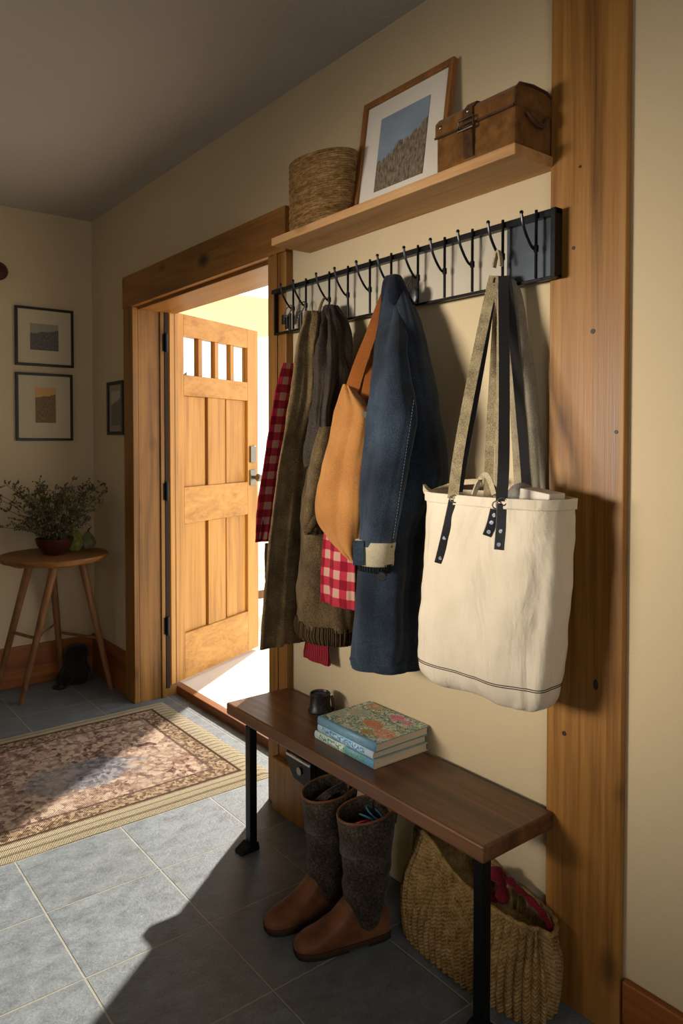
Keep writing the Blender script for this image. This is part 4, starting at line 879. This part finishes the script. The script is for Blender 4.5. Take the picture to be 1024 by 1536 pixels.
# ------------------------------------------------------------------ wall pocket under the bench
py0, py1 = onX(466, 1160, 1.478).y, onX(428, 1140, 1.478).y
t = thing('wall_pocket', 'black wall pocket holding papers, under the left end of the bench', 'holder', (1.52, (py0+py1)/2, .186))
sec = [(py1, .302), (py1, .252), (py1-.03, .212), (py1-.05, .192), (py0+.02, .186), (py0, .208), (py0, .302)]
ba = B().poly([Vector((1.50, y, z)) for y, z in sec], (.069, 0, 0)).make('back', m['black'], t, smooth=False, bevel=.003)
B().poly([Vector((1.478, y, min(z, .272))) for y, z in sec], (.018, 0, 0)).make('front', m['black'], t, smooth=False, bevel=.004)
B().box((1.476, py0+.004, .264), (1.482, py1-.004, .274)).make('lip', m['steel'], t, smooth=False, bevel=.002)
p = Vector((1.476, (py0+py1)/2-.012, .232)); B().tube([p, p + Vector((-.003, 0, 0))], .014, 18).make('medallion', m['brass'], t)
tt = thing('paper_slips', 'pale papers standing in the black wall pocket', 'papers', (1.494, (py0+py1)/2, .30))
B().poly([Vector((1.4965, py1-.002, .274)), Vector((1.4965, py1-.006, .316)), Vector((1.4965, py1-.05, .322)), Vector((1.4965, py1-.06, .274))], (.0025, 0, 0)).make('sheet', m['paper'], tt, smooth=False)
B().poly([Vector((1.4925, py1-.05, .274)), Vector((1.4925, py1-.07, .302)), Vector((1.4925, py0+.03, .312)), Vector((1.4925, py0+.02, .274))], (.0025, 0, 0)).make('sheet', m['paper'], tt, smooth=False)
# ------------------------------------------------------------------ knit bag
def knit_mat():
    n = N('knitted_jute', .95, 0, .1); u, v = n.sep(n.uv)[:2]
    fu = n.math('ABSOLUTE', n.math('SUBTRACT', n.math('FRACT', n.math('DIVIDE', u, .022)), .5))
    stitch = n.math('SINE', n.math('MULTIPLY', n.math('ADD', v, n.math('MULTIPLY', fu, -.012)), 2*PI/.010))
    f = n.noise(n.obj, 320, 3, .7); g = n.noise(n.obj, 40, 3)
    s = n.math('ADD', n.math('MULTIPLY', f, .5), n.math('ADD', n.math('MULTIPLY', stitch, .04), n.math('MULTIPLY', g, .4)))
    n.col(n.ramp(s, [(.28, hx('523c20')), (.47, hx('a28250')), (.68, hx('d0b180'))]))
    n.bump(n.math('ADD', n.math('MULTIPLY', stitch, .28), n.math('ADD', n.math('MULTIPLY', f, .9), 0)), .9, .005); return n.m
m['knit'] = knit_mat()
t = thing('knitted_bag', 'slouching ribbed knit bag leaning on the wall under the right end of the bench', 'bag', (1.47, 1.31, 0))
KY, KA, KX, KB = 1.312, .238, 1.474, .086
def ztop(y):
    pts = [(1.05, .195), (1.10, .200), (1.17, .208), (1.25, .212), (1.32, .232), (1.40, .262), (1.47, .290), (1.51, .288), (1.56, .262)]
    for (a, za), (c, zc) in zip(pts, pts[1:]):
        if y <= c: return za + (zc-za)*max(0, (y-a)/(c-a))
    return pts[-1][1]
SEG = 480; NR = 44; rings = []; per = 0
foot = [Vector((KX - KB*spow(math.sin(a), .7), KY + KA*spow(math.cos(a), .7), 0)) for a in [2*PI*(k+.37)/SEG for k in range(SEG)]]
S_ = [0]
for k in range(SEG): S_.append(S_[-1] + (foot[(k+1) % SEG] - foot[k]).length)
nrib = round(S_[-1]/.022)
for i in range(NR):
    q = i/(NR-1); r = []
    for k in range(SEG):
        p = foot[k].copy(); zt_ = ztop(p.y); nn = Vector(((p.x-KX)/KB**2, (p.y-KY)/KA**2, 0)).normalized()
        # V-shaped gather in the upper left of the front
        fan = .030*math.exp(-((p.y-1.44)/.07)**2)*max(0, q-.25)*(1 if p.y > 1.44 else -1)*(1-math.exp(-abs(p.y-1.44)/.02)) if p.x < KX else 0
        ph = (S_[k] + fan)/S_[-1]*nrib
        rib = abs(math.sin(PI*ph))**.8
        bulge = .012*math.sin(PI*min(1, q*1.15)) - .045*q**2*(1 if p.x < KX else -.0)
        dent = -.020*math.exp(-((p.y-1.43)/.035)**2 - ((q-.72)/.22)**2) + .014*math.exp(-((p.y-1.49)/.03)**2 - ((q-.6)/.3)**2)
        d = .0125*(rib-.5)*(1 if q < .97 else .4) + bulge + (dent if p.x < KX else 0) + .003*noise.noise(p*14 + Vector((0, 0, q*4)))
        pp = p + nn*d; pp.z = .004 + zt_*q + (.004*abs(math.sin(PI*ph)) if i == NR-1 else 0)
        pp.x = min(pp.x, 1.562); r.append(pp)
    rings.append(r)
b = B(); c = sum(rings[-1], Vector())/SEG
inner = [[p + Vector((0, 0, -.002)) + (Vector((c.x, p.y, p.z))-p)*.12 for p in rings[-1]], [p + Vector((0, 0, -.06)) + (Vector((c.x, p.y, p.z))-p)*.15 for p in rings[-1]]]
b.grid(rings + inner, True, (True, True), lambda i, j: (S_[j]*(nrib*.022/S_[-1]), ztop(foot[j % SEG].y)*min(i, NR-1)/(NR-1)))
b.make('body', m['knit'], t, ang=180)
rr = [p + Vector((0, 0, .003)) for p in rings[-1][::6]]; b = B(); b.tube(rr + [rr[0]], [.0058+.0018*math.sin(i*1.9) for i in range(len(rr)+1)], 8, False).make('rim', m['knit'], t, ang=180)
m['rosec'] = fabric('crimson_cloth', hx('3e0a12'), hx('7a1824'), 300, .9, 20, .4)
t = thing('crimson_cloth', 'crumpled crimson cloth showing over the rim of the knit bag', 'cloth', (1.50, 1.22, .17))
b = B().tube(arc([(1.488, 1.315, .16), (1.492, 1.30, .235), (1.498, 1.275, .268), (1.50, 1.245, .25), (1.495, 1.235, .20)], 26), [.014+.006*math.sin(i*.9) for i in range(26)], 16)
b.tube(arc([(1.50, 1.27, .19), (1.512, 1.24, .25), (1.515, 1.19, .243), (1.515, 1.13, .222), (1.508, 1.088, .195)], 26), [.012-.005*i/25+.002*math.sin(i*1.7) for i in range(26)], 14)
for v in b.bm.verts: v.co += Vector((1, 1, 1))*.004*noise.noise(v.co*45)
b.make('body', m['rosec'], t, ang=180)
# ------------------------------------------------------------------ light
def look(o, d): o.rotation_euler = Vector(d).to_track_quat('-Z', 'Y').to_euler()
sd = bpy.data.lights.new('sun', 'SUN'); sd.energy = SUN; sd.angle = math.radians(1.2); sd.color = (1, .93, .82)
so = bpy.data.objects.new('sun', sd); C.objects.link(so); el, az = math.radians(39), math.radians(36)
so.location = (8, 6, 7); look(so, (-math.cos(el)*math.cos(az), -math.cos(el)*math.sin(az), -math.sin(el)))
# daylight entering by the left-hand window
ad = bpy.data.lights.new('window_daylight', 'AREA'); ad.shape = 'RECTANGLE'; ad.size = WY1-WY0-.1; ad.size_y = WZ1-WZ0-.1; ad.energy = WIN; ad.color = (1, .90, .77); ad.spread = math.radians(SPREAD)
ao = bpy.data.objects.new('window_daylight', ad); C.objects.link(ao); ao.location = (XL-.09, (WY0+WY1)/2, (WZ0+WZ1)/2)
look(ao, (3.6, -.85, -.14))
bd = bpy.data.lights.new('added_rear_fill', 'AREA'); bd.shape = 'RECTANGLE'; bd.size = NX1-NX0-.1; bd.size_y = NZ1-NZ0-.1; bd.energy = FILL; bd.color = (1, .97, .93)  # added fill lamp behind the camera, lifts the dark lower area
bo = bpy.data.objects.new('added_rear_fill', bd); C.objects.link(bo); bo.location = ((NX0+NX1)/2, YN-.09, (NZ0+NZ1)/2); look(bo, (0, 1, 0))
w = bpy.data.worlds.new('world'); bpy.context.scene.world = w; w.use_nodes = True; bg = w.node_tree.nodes['Background']
bg.inputs[0].default_value = (.90, .95, 1.0, 1); bg.inputs[1].default_value = SKY
vs = bpy.context.scene.view_settings; bpy.context.scene.display_settings.display_device = 'sRGB'
vs.view_transform = 'Standard'; vs.look = 'None'; vs.gamma = 1; vs.use_curve_mapping = False; vs.exposure = EXPO
bpy.context.scene.cycles.max_bounces = 10; bpy.context.scene.cycles.diffuse_bounces = 6
